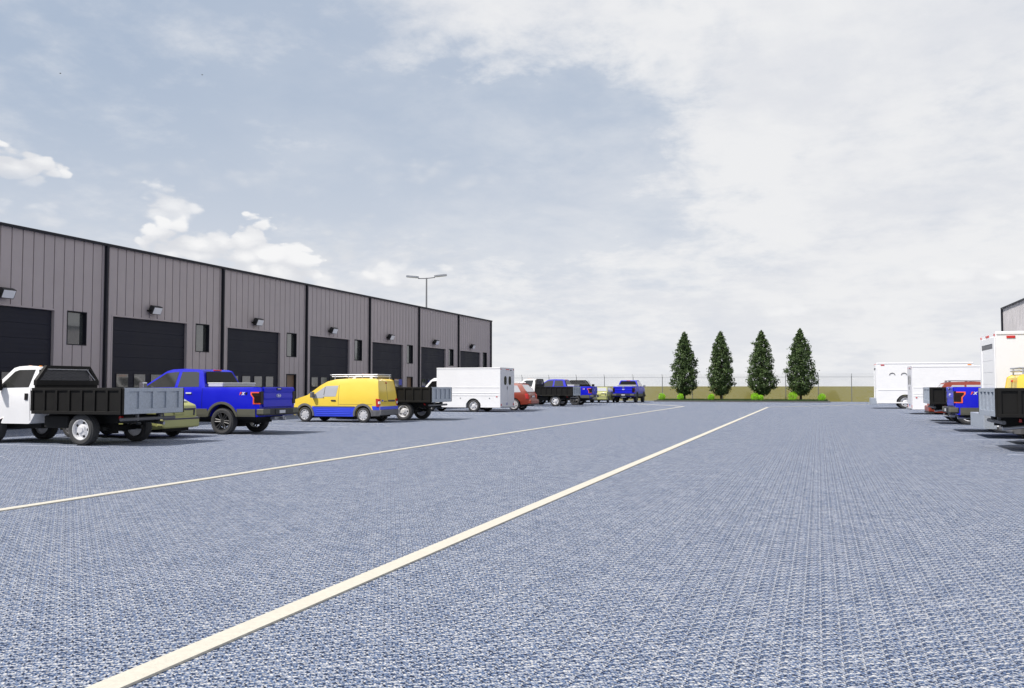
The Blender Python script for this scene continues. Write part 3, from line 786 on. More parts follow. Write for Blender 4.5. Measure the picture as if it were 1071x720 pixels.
    for s in (1, -1):
        bm = bmesh.new(); y0, y1 = (1.045, 1.075) if s > 0 else (-1.075, -1.045)
        box(bm, -.078, 2.82, y0 + s * .045, y1 + s * .045, .80, 1.45, .003)
        yo = (1.121, 1.155) if s > 0 else (-1.155, -1.121)
        box(bm, -.02, 2.82, *yo, 1.385, 1.455, .006); box(bm, -.02, 2.82, *yo, .79, .87, .006)
        for i in range(8): xx = .0 + i * .40; box(bm, xx - .02, xx + .05, *yo, .868, 1.387, .004)
        link('side_board', bm, 'black', t)
    bm = bmesh.new(); box(bm, 2.79, 2.85, -1.04, 1.04, .80, 1.52, .004); link('front_board', bm, 'black', t)
    bm = bmesh.new(); box(bm, -.035, -.01, -1.07, 1.07, .81, 1.45)
    box(bm, -.075, -.036, -1.085, 1.085, 1.36, 1.455, .006); box(bm, -.075, -.036, -1.085, 1.085, .80, .93, .006)
    for i in range(5): yy = -1.0 + i * .5; box(bm, -.073, -.036, yy - .075 if abs(yy) < .9 else yy - .085, yy + .075 if abs(yy) < .9 else yy + .085, .928, 1.362, .004)
    tg = link('tailgate', bm, 'galv', t)
    # headache rack: trapezoid frame with expanded mesh
    bm = bmesh.new(); zb, zt, wb, wt, fx0, fx1 = 1.52, 2.04, 1.06, .74, 2.76, 2.86; th = .085
    prism(bm, [(-wb, zb), (wb, zb), (wb, zb + .13), (-wb, zb + .13)], 'x', fx0, fx1)
    prism(bm, [(-wt - .02, zt - th), (wt + .02, zt - th), (wt, zt), (-wt, zt)], 'x', fx0 + .002, fx1 - .002)
    for s in (1, -1): prism(bm, [(s * wb, zb + .128), (s * (wb - .11), zb + .128), (s * (wt - .09), zt - .01), (s * (wt + .002), zt - .003), ], 'x', fx0 + .004, fx1 - .004)
    rk = link('headache_rack', bm, 'black', t)
    bm = bmesh.new(); s_ = .040
    def rack_w(z): return wb - .06 + (wt - wb) * (z - zb) / (zt - zb)
    for k in range(-58, 58):
        for dr in (1, -1):
            pts = []
            for j in range(9):
                z = zb + .12 + (zt - th - zb - .11) * j / 8; y = k * s_ + dr * (z - zb) * .55
                if abs(y) < rack_w(z): pts.append((y, z))
            if len(pts) > 1:
                (a, za), (b, zb_) = pts[0], pts[-1]; xx = 2.815 + .004 * dr
                bm.faces.new([bm.verts.new(v) for v in ((xx, a - .0085, za), (xx, a + .0085, za), (xx, b + .0085, zb_), (xx, b - .0085, zb_))])
    link('rack_mesh', bm, 'greyplastic', t, recalc=False)
    bm = bmesh.new(); box(bm, 2.77, 2.795, -wt + .05, wt - .05, zt - th - .018, zt - th - .004)
    for s in (-1,): prism(bm, [(s * (wb - .12), zb + .135), (s * (wb - .145), zb + .135), (s * (wt - .12), zt - th - .01), (s * (wt - .095), zt - th - .01)], 'x', 2.77, 2.795)
    link('rack_lit_edge', bm, 'rackmetal', t)  # bright strip paints the sunlit rim along the top and one slant
    done = set()
    for o in list(t.children):                        # short cab: everything ahead of the bed is drawn in
        for v in o.data.vertices:
            if v.co.x > 2.92: v.co.x = 2.92 + (v.co.x - 2.92) * .78
    for x, yy in ((1.3, .94), (4.46, .86)):
        for s in (1, -1): wheel(t, 'steel', x, s * yy, .40, .27)
    return t

# ---------------------------------------------------------------- pickup
def make_pickup(label):
    t = thing('pickup_truck', label, 'pickup truck', group='blue pickup trucks')
    zt = lerp_table([(.5, .95), (.62, .975), (.9, .99), (1.25, .985), (1.42, .96), (1.5, .93), (2.02, .74), (2.07, .72)])
    xt = lerp_table([(0, .955), (.12, 1), (5.0, 1), (5.5, .95), (5.78, .80)])
    W = lambda x, z: zt(z) * xt(x)
    low = .56
    prof = [(0.02, .62), (.10, low)] + arc(1.36, .42, .54, low) + [(2.3, low - .02), (3.6, low - .02)] + arc(4.66, .42, .54, low) + [(5.5, .58), (5.74, .62), (5.80, .8), (5.78, 1.15), (5.62, 1.27), (5.0, 1.36), (4.55, 1.42), (4.42, 1.45), (3.62, 1.97), (3.4, 2.025), (2.95, 2.045), (2.40, 2.02), (2.25, 1.97), (2.04, 1.47), (2.0, 1.455), (0.10, 1.465), (.02, 1.44), (0.0, 1.38), (.015, 1.30), (.03, 1.0)]
    bm = shell(prof, W, frange(.3, 5.8, .4), [.8, 1.0, 1.2, 1.32, 1.42, 1.55, 1.7, 1.85], .045, .7)
    link('body', bm, 'blue', t, smooth=38)
    for s in (1, -1):
        a = arc(1.36, .42, .545, low); b = arc(4.66, .42, .545, low)
        bm = patch([(.16, .56), (.82, .56), (.82, .80), (.16, .80)], W, s, .012, .03, [.62, .7]); link('rocker_panel', bm, 'taupe', t)
        bm = patch([(1.90, .54), (4.12, .54), (4.12, .80), (1.90, .80)], W, s, .012, .03, [.62, .7]); link('rocker_panel', bm, 'taupe', t)
        for cx in (1.36, 4.66):
            o_ = arc(cx, .42, .60, .56); i_ = arc(cx, .42, .525, .56)
            bm = bmesh.new()
            for k in range(len(o_) - 1):
                q = [o_[k], o_[k + 1], i_[k + 1], i_[k]]
                A = [bm.verts.new((x, s * (W(x, z) + .03), z)) for x, z in q]; B = [bm.verts.new((x, s * (W(x, z) - .06), z)) for x, z in q]
                bm.faces.new(A); bm.faces.new(B[::-1]); bm.faces.new((A[0], A[1], B[1], B[0])); bm.faces.new((A[2], A[3], B[3], B[2]))
            bmesh.ops.remove_doubles(bm, verts=bm.verts, dist=1e-4); link('fender_flare', bm, 'taupe', t, smooth=50)
        bm = patch([(3.18, 1.47), (4.33, 1.45), (4.24, 1.515), (3.62, 1.91), (3.30, 1.945), (3.14, 1.95)], W, s, .005, .03, [1.55, 1.7]); link('side_window', bm, 'glass', t)
        bm = patch([(2.26, 1.48), (3.06, 1.47), (3.02, 1.952), (2.50, 1.95), (2.38, 1.93)], W, s, .005, .03, [1.55, 1.7]); link('side_window', bm, 'glass', t)
        for xx in (3.10, 4.42, 2.10):
            bm = patch([(xx, .82), (xx + .012, .82), (xx + .012, 1.44), (xx, 1.44)], W, s, .0015, .01, [1, 1.2, 1.32, 1.42]); link('door_seam', bm, 'navy', t)
        bm = patch([(3.22, 1.26), (3.42, 1.26), (3.42, 1.305), (3.22, 1.305)], W, s, .03, .0); link('door_handle', bm, 'plate', t)
        bm = patch([(2.50, 1.26), (2.70, 1.26), (2.70, 1.305), (2.50, 1.305)], W, s, .03, .0); link('door_handle', bm, 'plate', t)
        bm = bmesh.new(); box(bm, 4.16, 4.34, s * 1.12 - .10, s * 1.12 + .10, 1.42, 1.62, .03); box(bm, 4.22, 4.28, s * 1.0 - .05, s * 1.0 + .05, 1.43, 1.48); link('mirror', bm, 'chrome', t)
        # tail lamp: orange surround with a stepped dark lens
        bm = patch([(-.012, .95), (.235, .95), (.235, 1.14), (.325, 1.24), (.325, 1.32), (-.012, 1.32)], W, s, .010, .03, [1.0, 1.2]); lp = link('tail_lamp', bm, 'orange', t)
        bm = patch([(-.016, .99), (.185, .99), (.185, 1.15), (.27, 1.24), (.27, 1.285), (-.016, 1.285)], W, s, .016, .01, [1.2]); link('lamp_lens', bm, 'darklens', lp)
        bm = bmesh.new(); box(bm, -.018, .05, min(s * .80, s * .955), max(s * .80, s * .955), .94, 1.335, .01); link('lamp_lens', bm, 'darklens', lp)
        # off-road lettering on the bed side
        yb = s * (W(.66, 1.27) + .006); rot = (math.pi / 2, 0, math.pi) if s > 0 else (math.pi / 2, 0, 0)
        for ch, m_, dx in (('F', 'orange', .10), ('X', 'decalwhite', .0), ('4', 'black', -.105)):
            put_text(ch, .118, m_, t, (.60 + (dx if s > 0 else -dx), s * (W(.66, 1.27) + .005), 1.265), rot, 'lettering', .3)
        bm = bmesh.new(); box(bm, 5.62, 5.78, s * .68 - .16, s * .68 + .12, .98, 1.18, .03); link('headlight', bm, 'whitelens', t)
    bm = slope((4.36, 1.485), (3.66, 1.94), .80, .66); link('windscreen', bm, 'glass', t)
    bm = slope((2.235, 1.945), (2.075, 1.56), .66, .80, .008); link('rear_window', bm, 'blackglass', t)
    bm = bmesh.new(); box(bm, 2.24, 2.32, -.17, .17, 1.985, 2.025, .008); link('brake_lamp', bm, 'redlens', t)
    # tailgate, crease, emblem, handle
    bm = bmesh.new(); prism(bm, [(.03, .84), (-.012, .86), (-.002, 1.06), (-.022, 1.13), (-.008, 1.28), (-.026, 1.33), (-.032, 1.43), (-.01, 1.47), (.03, 1.47)], 'y', -.785, .785)
    tg = link('tailgate', bm, 'blue', t)
    bm = bmesh.new(); box(bm, -.045, -.02, -.13, .13, 1.37, 1.45, .01); link('tailgate_handle', bm, 'black', tg)
    bm = bmesh.new(); box(bm, -.047, -.044, -.09, .09, 1.40, 1.43); link('camera_trim', bm, 'plate', tg)
    bm = bmesh.new(); prism(bm, [(math.cos(i * math.pi / 12) * .125, 1.20 + math.sin(i * math.pi / 12) * .055) for i in range(24)], 'x', -.03, -.005); em = link('emblem', bm, 'plate', tg)
    bm = bmesh.new(); prism(bm, [(math.cos(i * math.pi / 12) * .108, 1.20 + math.sin(i * math.pi / 12) * .042) for i in range(24)], 'x', -.033, -.030); link('emblem_centre', bm, 'blue', tg)
    put_text('Ford', .075, 'decalwhite', tg, (-.034, 0, 1.20), (math.pi / 2, 0, -math.pi / 2), 'emblem_script', .2)
    # bumper and hitch
    bm = bmesh.new(); box(bm, -.14, .14, -.97, .97, .60, .81, .03); box(bm, -.165, -.13, -.36, .36, .63, .78, .01)
    bp = link('rear_bumper', bm, 'plastic', t)
    for s in (1, -1): bm = bmesh.new(); box(bm, -.142, .10, min(s * .62, s * .985), max(s * .62, s * .985), .64, .80, .02); link('bumper_end', bm, 'taupe', bp)
    bm = bmesh.new(); box(bm, -.172, -.164, -.16, .16, .655, .75, .004); link('number_plate', bm, 'plate', bp)
    bm = bmesh.new(); tube(bm, (.1, 0, .50), (-.22, 0, .50), .035); tube(bm, (-.2, 0, .50), (-.2, 0, .58), .03); box(bm, -.06, .1, -.25, .25, .46, .54); link('tow_hitch', bm, 'steel', t)
    bm = bmesh.new(); tube(bm, (.9, -.55, .48), (.12, -.62, .46), .05, None, 10); link('exhaust_pipe', bm, 'steel', t)
    bm = bmesh.new(); box(bm, 5.74, 5.83, -.62, .62, .78, 1.16, .03); link('grille', bm, 'plastic', t)
    bm = bmesh.new(); box(bm, 5.62, 5.92, -.94, .94, .5, .74, .05); link('front_bumper', bm, 'plastic', t)
    # bed cover
    bm = bmesh.new(); box(bm, .06, 2.0, -.84, .84, 1.462, 1.472, .003); link('bed_cover', bm, 'black', t)
    bm = bmesh.new(); box(bm, 1.44, 1.98, -.85, .85, 1.474, 1.595, .025); bc = link('tool_box', bm, 'door_grey', t)
    bm = bmesh.new(); box(bm, 1.42, 2.0, -.86, .86, 1.575, 1.608, .012); link('tool_box_lid', bm, 'white', bc)
    # underside
    bm = bmesh.new(); box(bm, .3, 5.5, -.72, .72, .46, 1.0); box(bm, .5, 5.2, -.42, .42, .36, .46); tube(bm, (1.36, -.8, .41), (1.36, .8, .41), .07); tube(bm, (1.36, 0, .22), (1.36, 0, .6), .16, .16, 12)
    tube(bm, (4.66, -.8, .41), (4.66, .8, .41), .05); link('chassis', bm, 'under', t)
    for x in (1.36, 4.66):
        for s in (1, -1): wheel(t, 'alloy', x, s * .86, .41, .27)
    return t

# ---------------------------------------------------------------- small van
def make_van(label):
    t = thing('panel_van', label, 'van', group='yellow and blue panel vans')
    zt = lerp_table([(.2, .84), (.45, .87), (.75, .875), (1.05, .865), (1.4, .80), (1.68, .73), (1.8, .68)])
    xt = lerp_table([(-.05, .93), (.12, 1), (3.3, 1), (3.9, .94), (4.28, .76)])
    W = lambda x, z: zt(z) * xt(x)
    low = .25
    prof = [(-.04, .34), (.1, low + .06)] + arc(.72, .315, .40, low + .04) + [(1.3, low), (2.9, low)] + arc(3.52, .315, .40, low + .04) + [(4.10, .28), (4.26, .36), (4.30, .6), (4.24, .80), (4.05, .93), (3.62, 1.04), (3.40, 1.10), (2.78, 1.52), (2.48, 1.67), (2.1, 1.755), (1.5, 1.79), (.7, 1.80), (.22, 1.78), (.12, 1.72), (.06, 1.3), (.0, .8), (-.05, .62)]
    bm = shell(prof, W, frange(.3, 4.2, .35), [.45, .72, .9, 1.05, 1.25, 1.4, 1.55, 1.68], .07, .68)
    link('body', bm, 'yellow', t, smooth=40)
    for s in (1, -1):
        a1 = [(x, z) for x, z in arc(.72, .315, .455, .26)]
        bm = patch([(1.18, .25), (3.06, .25), (3.10, .50), (3.16, .66), (1.08, .66), (1.14, .50)], W, s, .006, .02, [.45]); sb = link('side_band', bm, 'van_blue', t)
        bm = bmesh.new()
        for i in range(4): z = .34 + i * .075; box(bm, 1.3, 2.95, min(s * (W(2, z) - .01), s * (W(2, z) + .018)), max(s * (W(2, z) - .01), s * (W(2, z) + .018)), z, z + .028, .006)
        link('rib', bm, 'van_blue', sb)
        bm = patch([(1.12, .635), (3.05, .635), (3.05, .672), (1.12, .672)], W, s, .016, .02); link('rub_strip', bm, 'greyplastic', t)
        bm = patch([(-.035, .52), (.26, .52), (.30, .68), (-.03, .68)], W, s, .006, .02); link('rear_band', bm, 'van_blue', t)
        for cx in (.72, 3.52):
            o_ = arc(cx, .315, .47, .27); i_ = arc(cx, .315, .385, .27); bm = bmesh.new()
            for k in range(len(o_) - 1):
                q = [o_[k], o_[k + 1], i_[k + 1], i_[k]]
                A = [bm.verts.new((x, s * (W(x, z) + .022), z)) for x, z in q]; B = [bm.verts.new((x, s * (W(x, z) - .06), z)) for x, z in q]
                bm.faces.new(A); bm.faces.new(B[::-1]); bm.faces.new((A[0], A[1], B[1], B[0])); bm.faces.new((A[2], A[3], B[3], B[2]))
            bmesh.ops.remove_doubles(bm, verts=bm.verts, dist=1e-4); link('wheel_arch', bm, 'greyplastic', t, smooth=50)
        bm = patch([(2.02, 1.07), (2.62, 1.06), (2.66, 1.00), (3.14, .99), (3.18, 1.08), (2.62, 1.45), (2.52, 1.50), (1.94, 1.52)], W, s, .006, .03, [1.25, 1.4], [2.62]); sw = link('side_window', bm, 'reflglass', t)
        bm = patch([(2.585, 1.00), (2.625, 1.00), (2.58, 1.46), (2.55, 1.48)], W, s, .010, .0, [1.25]); link('window_divider', bm, 'greyplastic', sw)
        bm = patch([(2.02, .87), (2.22, .87), (2.24, .90), (2.22, .93), (2.02, .93), (2.0, .90)], W, s, .018, .0); link('door_handle', bm, 'plastic', t)
        bm = patch([(1.88, .70), (1.892, .70), (1.90, 1.55), (1.888, 1.55)], W, s, .002, .01, [.9, 1.05, 1.25, 1.4]); link('door_seam', bm, 'lilac', t)
        bm = patch([(.28, .74), (1.85, .74), (1.85, .75), (.28, .75)], W, s, .002, .01); link('door_seam', bm, 'lilac', t)
        bm = bmesh.new(); box(bm, 3.02, 3.15, s * .98 - .09, s * .98 + .09, 1.02, 1.26, .03); box(bm, 3.04, 3.12, s * .87 - .05, s * .87 + .05, 1.03, 1.08); link('mirror', bm, 'greyplastic', t)
        # tail lamp in three bands
        bm = patch([(-.02, .66), (.10, .66), (.12, .98), (.025, .98)], W, s, .012, .03, [.9]); tl = link('tail_lamp', bm, 'redlens', t)
        bm = bmesh.new(); box(bm, -.03, .05, min(s * .72, s * .83), max(s * .72, s * .83), .665, .975, .012); link('lamp_lens', bm, 'redlens', tl)
        bm = bmesh.new(); box(bm, -.037, .03, min(s * .725, s * .85), max(s * .725, s * .85), .77, .87, .008); link('reverse_lens', bm, 'whitelens', tl)
        bm = bmesh.new(); box(bm, 4.02, 4.22, s * .60 - .14, s * .60 + .14, .70, .88, .04); link('headlight', bm, 'whitelens', t)
    bm = slope((3.36, 1.135), (2.80, 1.515), .72, .62); link('windscreen', bm, 'reflglass', t)
    for s in (1, -1):
        link('bumper_corner', patch([(-.03, .28), (.33, .28), (.29, .525), (-.05, .525)], W, s, .012, .03, [.45], [.12]), 'greyplastic', t)
        link('bumper_corner', patch([(3.95, .29), (4.27, .34), (4.29, .60), (3.96, .62)], W, s, .012, .03, [.45], [4.05, 4.15]), 'greyplastic', t)
    bm = bmesh.new(); box(bm, -.075, .0, -.80, .80, .535, .665, .01); link('rear_band', bm, 'van_blue', t)
    bm = bmesh.new(); box(bm, -.11, .06, -.82, .82, .30, .53, .04); link('rear_bumper', bm, 'greyplastic', t)
    bm = bmesh.new(); box(bm, 4.16, 4.36, -.74, .74, .30, .56, .05); link('front_bumper', bm, 'greyplastic', t)
    # back doors: centre gap, trim strip with plate recess, badge
    bm = bmesh.new(); prism(bm, [(-.012, .70), (.055, 1.30), (.10, 1.66), (.13, 1.66), (.1, 1.2), (.03, .70)], 'y', -.006, .006); link('door_seam', bm, 'lilac', t)
    bm = bmesh.new(); box(bm, -.035, .02, -.62, -.04, .855, .925, .01); bm.transform(Matrix.Translation((.012, 0, 0))); link('door_trim', bm, 'lilac', t)
    bm = bmesh.new(); box(bm, -.02, .03, .12, .36, .865, .885); link('badge', bm, 'lilac', t)
    bm = bmesh.new(); prism(bm, [(.50 + math.cos(i * math.pi / 8) * .06, .90 + math.sin(i * math.pi / 8) * .03) for i in range(16)], 'x', -.022, .02); link('emblem', bm, 'van_blue', t)
    bm = bmesh.new(); box(bm, .075, .13, -.05, .05, 1.60, 1.66, .015); link('brake_lamp', bm, 'redlens', t)
    # roof rack
    bm = bmesh.new()
    for s in (1, -1):
        tube(bm, (.18, s * .60, 1.97), (2.35, s * .60, 1.97), .022); tube(bm, (.18, s * .60, 1.89), (2.35, s * .60, 1.89), .018)
        tube(bm, (2.3, s * .60, 1.93), (2.48, s * .52, 1.97), .02)
        for x in (.25, .9, 1.55, 2.2): tube(bm, (x, s * .62, 1.72), (x, s * .60, 1.97), .02)
    for i in range(9): x = .18 + i * .27; tube(bm, (x, -.6, 1.90), (x, .6, 1.90), .016)
    tube(bm, (.18, -.6, 1.97), (.18, .6, 1.97), .02); tube(bm, (2.48, -.52, 1.97), (2.48, .52, 1.97), .02)
    link('roof_rack', bm, 'rackmetal', t)
    bm = bmesh.new(); box(bm, .2, 4.0, -.62, .62, .22, .8); box(bm, .4, 3.9, -.3, .3, .16, .24); tube(bm, (.72, -.74, .31), (.72, .74, .31), .05); tube(bm, (3.52, -.7, .31), (3.52, .7, .31), .05); link('chassis', bm, 'under', t)
    for x in (.72, 3.52):
        for s in (1, -1): wheel(t, 'cap', x, s * .765, .315, .19)
    return t

# ---------------------------------------------------------------- box trucks
def box_shell(L_, H_, w, low, ax, r, rc):
    prof = [(0, low)] + arc(ax, r, rc, low) + [(L_, low), (L_, H_), (0, H_)]
    return shell(prof, lambda x, z: w, [], [], .03, low + .3, 2)

def make_box_truck(label):
    t = thing('box_truck', label, 'box truck', group='low white box trucks')
    Hh, L_ = 2.57, 3.95; w = 1.24
    link('box_body', box_shell(L_, Hh, w, .27, 1.65, .36, .46), 'van_white', t, smooth=35)
    Wc = lambda x, z: lerp_table([(.3, .96), (1.1, .98), (1.4, .95), (2.0, .80)])(z) * lerp_table([(3.9, 1), (5.2, 1), (5.7, .86)])(x)
    prof = [(3.93, .30)] + [(4.0, .30)] + arc(4.55, .36, .44, .36) + [(5.55, .34), (5.72, .5), (5.68, .95), (5.3, 1.12), (5.0, 1.20), (4.5, 1.82), (4.3, 1.95), (3.93, 1.99)]
    link('cab', shell(prof, Wc, frange(4.2, 5.6, .3), [.8, 1.1, 1.4, 1.7], .08, .6), 'white', t, smooth=40)
    for s in (1, -1):
        link('side_window', patch([(4.02, 1.24), (4.86, 1.2), (4.42, 1.78), (4.02, 1.82)], Wc, s, .006, .03, [1.4, 1.6]), 'blackglass', t)
        bm = bmesh.new(); box(bm, 4.7, 4.82, s * 1.12 - .1, s * 1.12 + .1, 1.2, 1.45, .03); box(bm, 4.74, 4.79, s * .99 - .06, s * .99 + .06, 1.22, 1.26); link('mirror', bm, 'plastic', t)
        ys = (1.24, 1.256) if s > 0 else (-1.256, -1.24)
        bm = bmesh.new()
        for z in (1.42, 1.10, .96): box(bm, .06, 3.9, *ys, z - .014, z + .014, .004)
        box(bm, .0, 3.95, *ys, 2.50, 2.56, .004); link('side_rail', bm, 'van_white', t)
        bm = bmesh.new()
        for x in (.65, 2.45): tube(bm, (x, s * 1.235, .80), (x, s * 1.252, .80), .035)
        link('fuel_cap', bm, 'steel', t)
        bm = bmesh.new(); box(bm, .16, .24, *ys, .86, .91); link('side_marker', bm, 'redlens', t)
        bm = bmesh.new(); box(bm, -.02, -.003, s * 1.12 - .06, s * 1.12 + .06, 2.44, 2.50); link('marker_lamp', bm, 'redlens', t)
        bm = bmesh.new(); box(bm, -.03, -.003, s * 1.10 - .07, s * 1.10 + .07, .36, .48, .01); link('tail_lamp', bm, 'redlens', t)
        bm = bmesh.new(); box(bm, -.022, -.004, s * .22 - .2 if False else min(s * .015, s * 1.05), max(s * .015, s * 1.05), .50, 2.36, .008); dr = link('rear_door', bm, 'door_grey', t)
        a = .40 * s; pts = [(a + math.cos(k * math.pi / 8) * .22, 1.94 + math.sin(k * math.pi / 8) * .14) for k in range(9)] + [(a - math.cos(k * math.pi / 8) * .22, 1.70 - math.sin(k * math.pi / 8) * .14) for k in range(9)]
        bm = bmesh.new(); prism(bm, pts, 'x', -.03, -.02); link('door_window', bm, 'blackglass', dr)
        bm = bmesh.new(); box(bm, 5.58, 5.74, s * .66 - .13, s * .66 + .13, .7, .9, .03); link('headlight', bm, 'whitelens', t)
    bm = bmesh.new(); box(bm, -.045, -.02, .03, .11, 1.30, 1.48, .01); link('door_latch', bm, 'greyplastic', t)
    bm = bmesh.new(); box(bm, -.012, -.001, -1.235, 1.235, .28, 2.565); link('rear_panel', bm, 'door_grey', t)
    bm = bmesh.new()
    for k in (-.2, 0, .2): box(bm, -.03, -.01, k - .07, k + .07, 2.44, 2.49)
    link('marker_lamp', bm, 'redlens', t)
    bm = bmesh.new(); box(bm, -.04, -.01, -.72, -.45, 2.40, 2.45); link('rear_camera', bm, 'greyplastic', t)
    bm = bmesh.new(); box(bm, -.03, -.01, .05, .14, .40, .54); link('sticker', bm, 'signblue', t)
    bm = slope((4.93, 1.27), (4.50, 1.80), .80, .70); link('windscreen', bm, 'blackglass', t)
    bm = bmesh.new(); box(bm, -.14, -.0, -1.0, 1.0, .24, .32, .01); link('rear_bumper', bm, 'steel', t)
    bm = bmesh.new(); box(bm, 5.62, 5.78, -.9, .9, .34, .52, .03); link('front_bumper', bm, 'plastic', t)
    bm = bmesh.new(); box(bm, .2, 5.5, -.5, .5, .24, .6); tube(bm, (1.65, -1.05, .36), (1.65, 1.05, .36), .07); tube(bm, (4.55, -.85, .36), (4.55, .85, .36), .05); link('chassis', bm, 'under', t)
    for x, yy in ((1.65, 1.09), (4.55, .86)):
        for s in (1, -1): wheel(t, 'steel', x, s * yy, .40, .27).scale = (.9, .9, .9)
    for o in t.children:
        if o.name.startswith('wheel'): o.location.z = .36
    return t

def make_step_van(label):
    t = thing('step_van', label, 'box truck', group='tall white step vans')
    Hh, L_, w = 3.06, 5.85, 1.23
    link('box_body', box_shell(L_, Hh, w, .34, 1.75, .44, .54), 'van_white', t, smooth=35)
    Wc = lambda x, z: lerp_table([(.3, 1.0), (1.2, 1.03), (1.7, .98), (2.6, .93)])(z) * lerp_table([(5.8, 1), (6.6, .97), (7.3, .82)])(x)
    prof = [(5.83, .38), (5.95, .38)] + arc(6.35, .44, .50, .42)[:-1] + [(7.0, .46), (7.25, .55), (7.25, 1.05), (7.1, 1.2), (6.6, 1.34), (6.15, 2.5), (5.83, 2.56)]
    link('cab', shell(prof, Wc, frange(6, 7.2, .3), [.9, 1.3, 1.8, 2.2], .08, .7), 'white', t, smooth=40)
    link('windscreen', slope((6.56, 1.42), (6.2, 2.36), .88, .82), 'glass', t)
    for s in (1, -1):
        link('side_window', patch([(5.92, 1.4), (6.45, 1.4), (6.12, 2.3), (5.92, 2.3)], Wc, s, .006, .03, [1.7, 2.0]), 'glass', t)
        ys = (1.23, 1.25) if s > 0 else (-1.25, -1.23)
        bm = bmesh.new(); box(bm, .02, 5.83, *ys, 2.97, 3.05, .006); box(bm, .10, 5.80, *ys, 1.22, 1.25, .004); box(bm, .02, 5.83, *ys, .36, .44, .005); link('side_rail', bm, 'van_white', t)
        bm = bmesh.new()
        for x in (.98, 1.70):
            ang = [math.pi * k / 10 for k in range(11)]
            prism(bm, [(x + .19 * math.cos(a), 2.22 + .17 * math.sin(a)) for a in ang] + [(x - .15 * math.cos(a), 2.22 + .11 * math.sin(a)) for a in ang], 'y', *ys)
        link('vent_hood', bm, 'greyplastic', t)
        bm = bmesh.new(); box(bm, .28, .50, *ys, 2.86, 2.93, .006); link('marker_lamp', bm, 'redlens', t)
        bm = bmesh.new(); box(bm, 5.5, 5.72, *ys, 2.86, 2.92, .006); link('marker_lamp', bm, 'amber', t)
        bm = bmesh.new(); box(bm, -.02, -.003, s * 1.1 - .05, s * 1.1 + .05, 2.93, 2.99); link('marker_lamp', bm, 'redlens', t)
        bm = bmesh.new(); box(bm, -.025, -.003, s * 1.12 - .06, s * 1.12 + .06, .90, 1.06, .01); link('tail_lamp', bm, 'redlens', t)
        bm = bmesh.new(); box(bm, 6.3, 6.42, s * 1.25 - .1, s * 1.25 + .1, 1.6, 1.95, .03); box(bm, 6.32, 6.37, s * 1.08 - .1, s * 1.08 + .1, 1.65, 1.7); link('mirror', bm, 'plastic', t)
        bm = bmesh.new(); box(bm, 7.14, 7.28, s * .7 - .12, s * .7 + .12, .78, .98, .03); link('headlight', bm, 'whitelens', t)
    bm = bmesh.new()
    for k in (-.18, 0, .18): box(bm, -.02, -.003, k - .06, k + .06, 2.93, 2.99)
    link('marker_lamp', bm, 'redlens', t)
    # roll-up rear door in its frame
    bm = bmesh.new(); box(bm, -.03, -.003, -1.20, -.92, .5, 2.9, .006); box(bm, -.03, -.003, .92, 1.20, .5, 2.9, .006); box(bm, -.03, -.003, -.92, .92, 2.72, 2.9, .006); link('door_frame', bm, 'van_white', t)
    bm = bmesh.new()
    for k in range(6): box(bm, -.014, -.002, -.918, .918, .52 + k * .345, .52 + k * .345 + .338, .004)
    dr = link('rear_door', bm, 'van_white', t)
    bm = bmesh.new(); box(bm, -.020, -.004, -.915, .915, 2.59, 2.718); link('door_gap_shade', bm, 'greyplastic', dr)  # grey slab in place of the shade inside the recess above the door
    bm = bmesh.new(); box(bm, -.04, -.014, -.08, .08, .70, .78, .01); link('door_handle', bm, 'steel', dr)
    bm = bmesh.new(); box(bm, -.34, -.004, -1.18, 1.18, .27, .70, .012); link('rear_step', bm, 'galv', t)
    bm = bmesh.new(); box(bm, 7.2, 7.36, -1.0, 1.0, .4, .6, .03); link('front_bumper', bm, 'chrome', t)
    bm = bmesh.new(); box(bm, .1, 7.0, -.5, .5, .36, .8); tube(bm, (1.75, -1.0, .44), (1.75, 1.0, .44), .08); tube(bm, (6.35, -.9, .44), (6.35, .9, .44), .06); box(bm, 2.5, 5.4, -1.1, 1.1, .30, .36); link('chassis', bm, 'under', t)
    for x, yy in ((1.75, 1.07), (6.35, .98)):
        for s in (1, -1): wheel(t, 'steel', x, s * yy, .40, .27).scale = (1.1, 1.1, 1.1)
    for o in t.children:
        if o.name.startswith('wheel'): o.location.z = .44
    return t

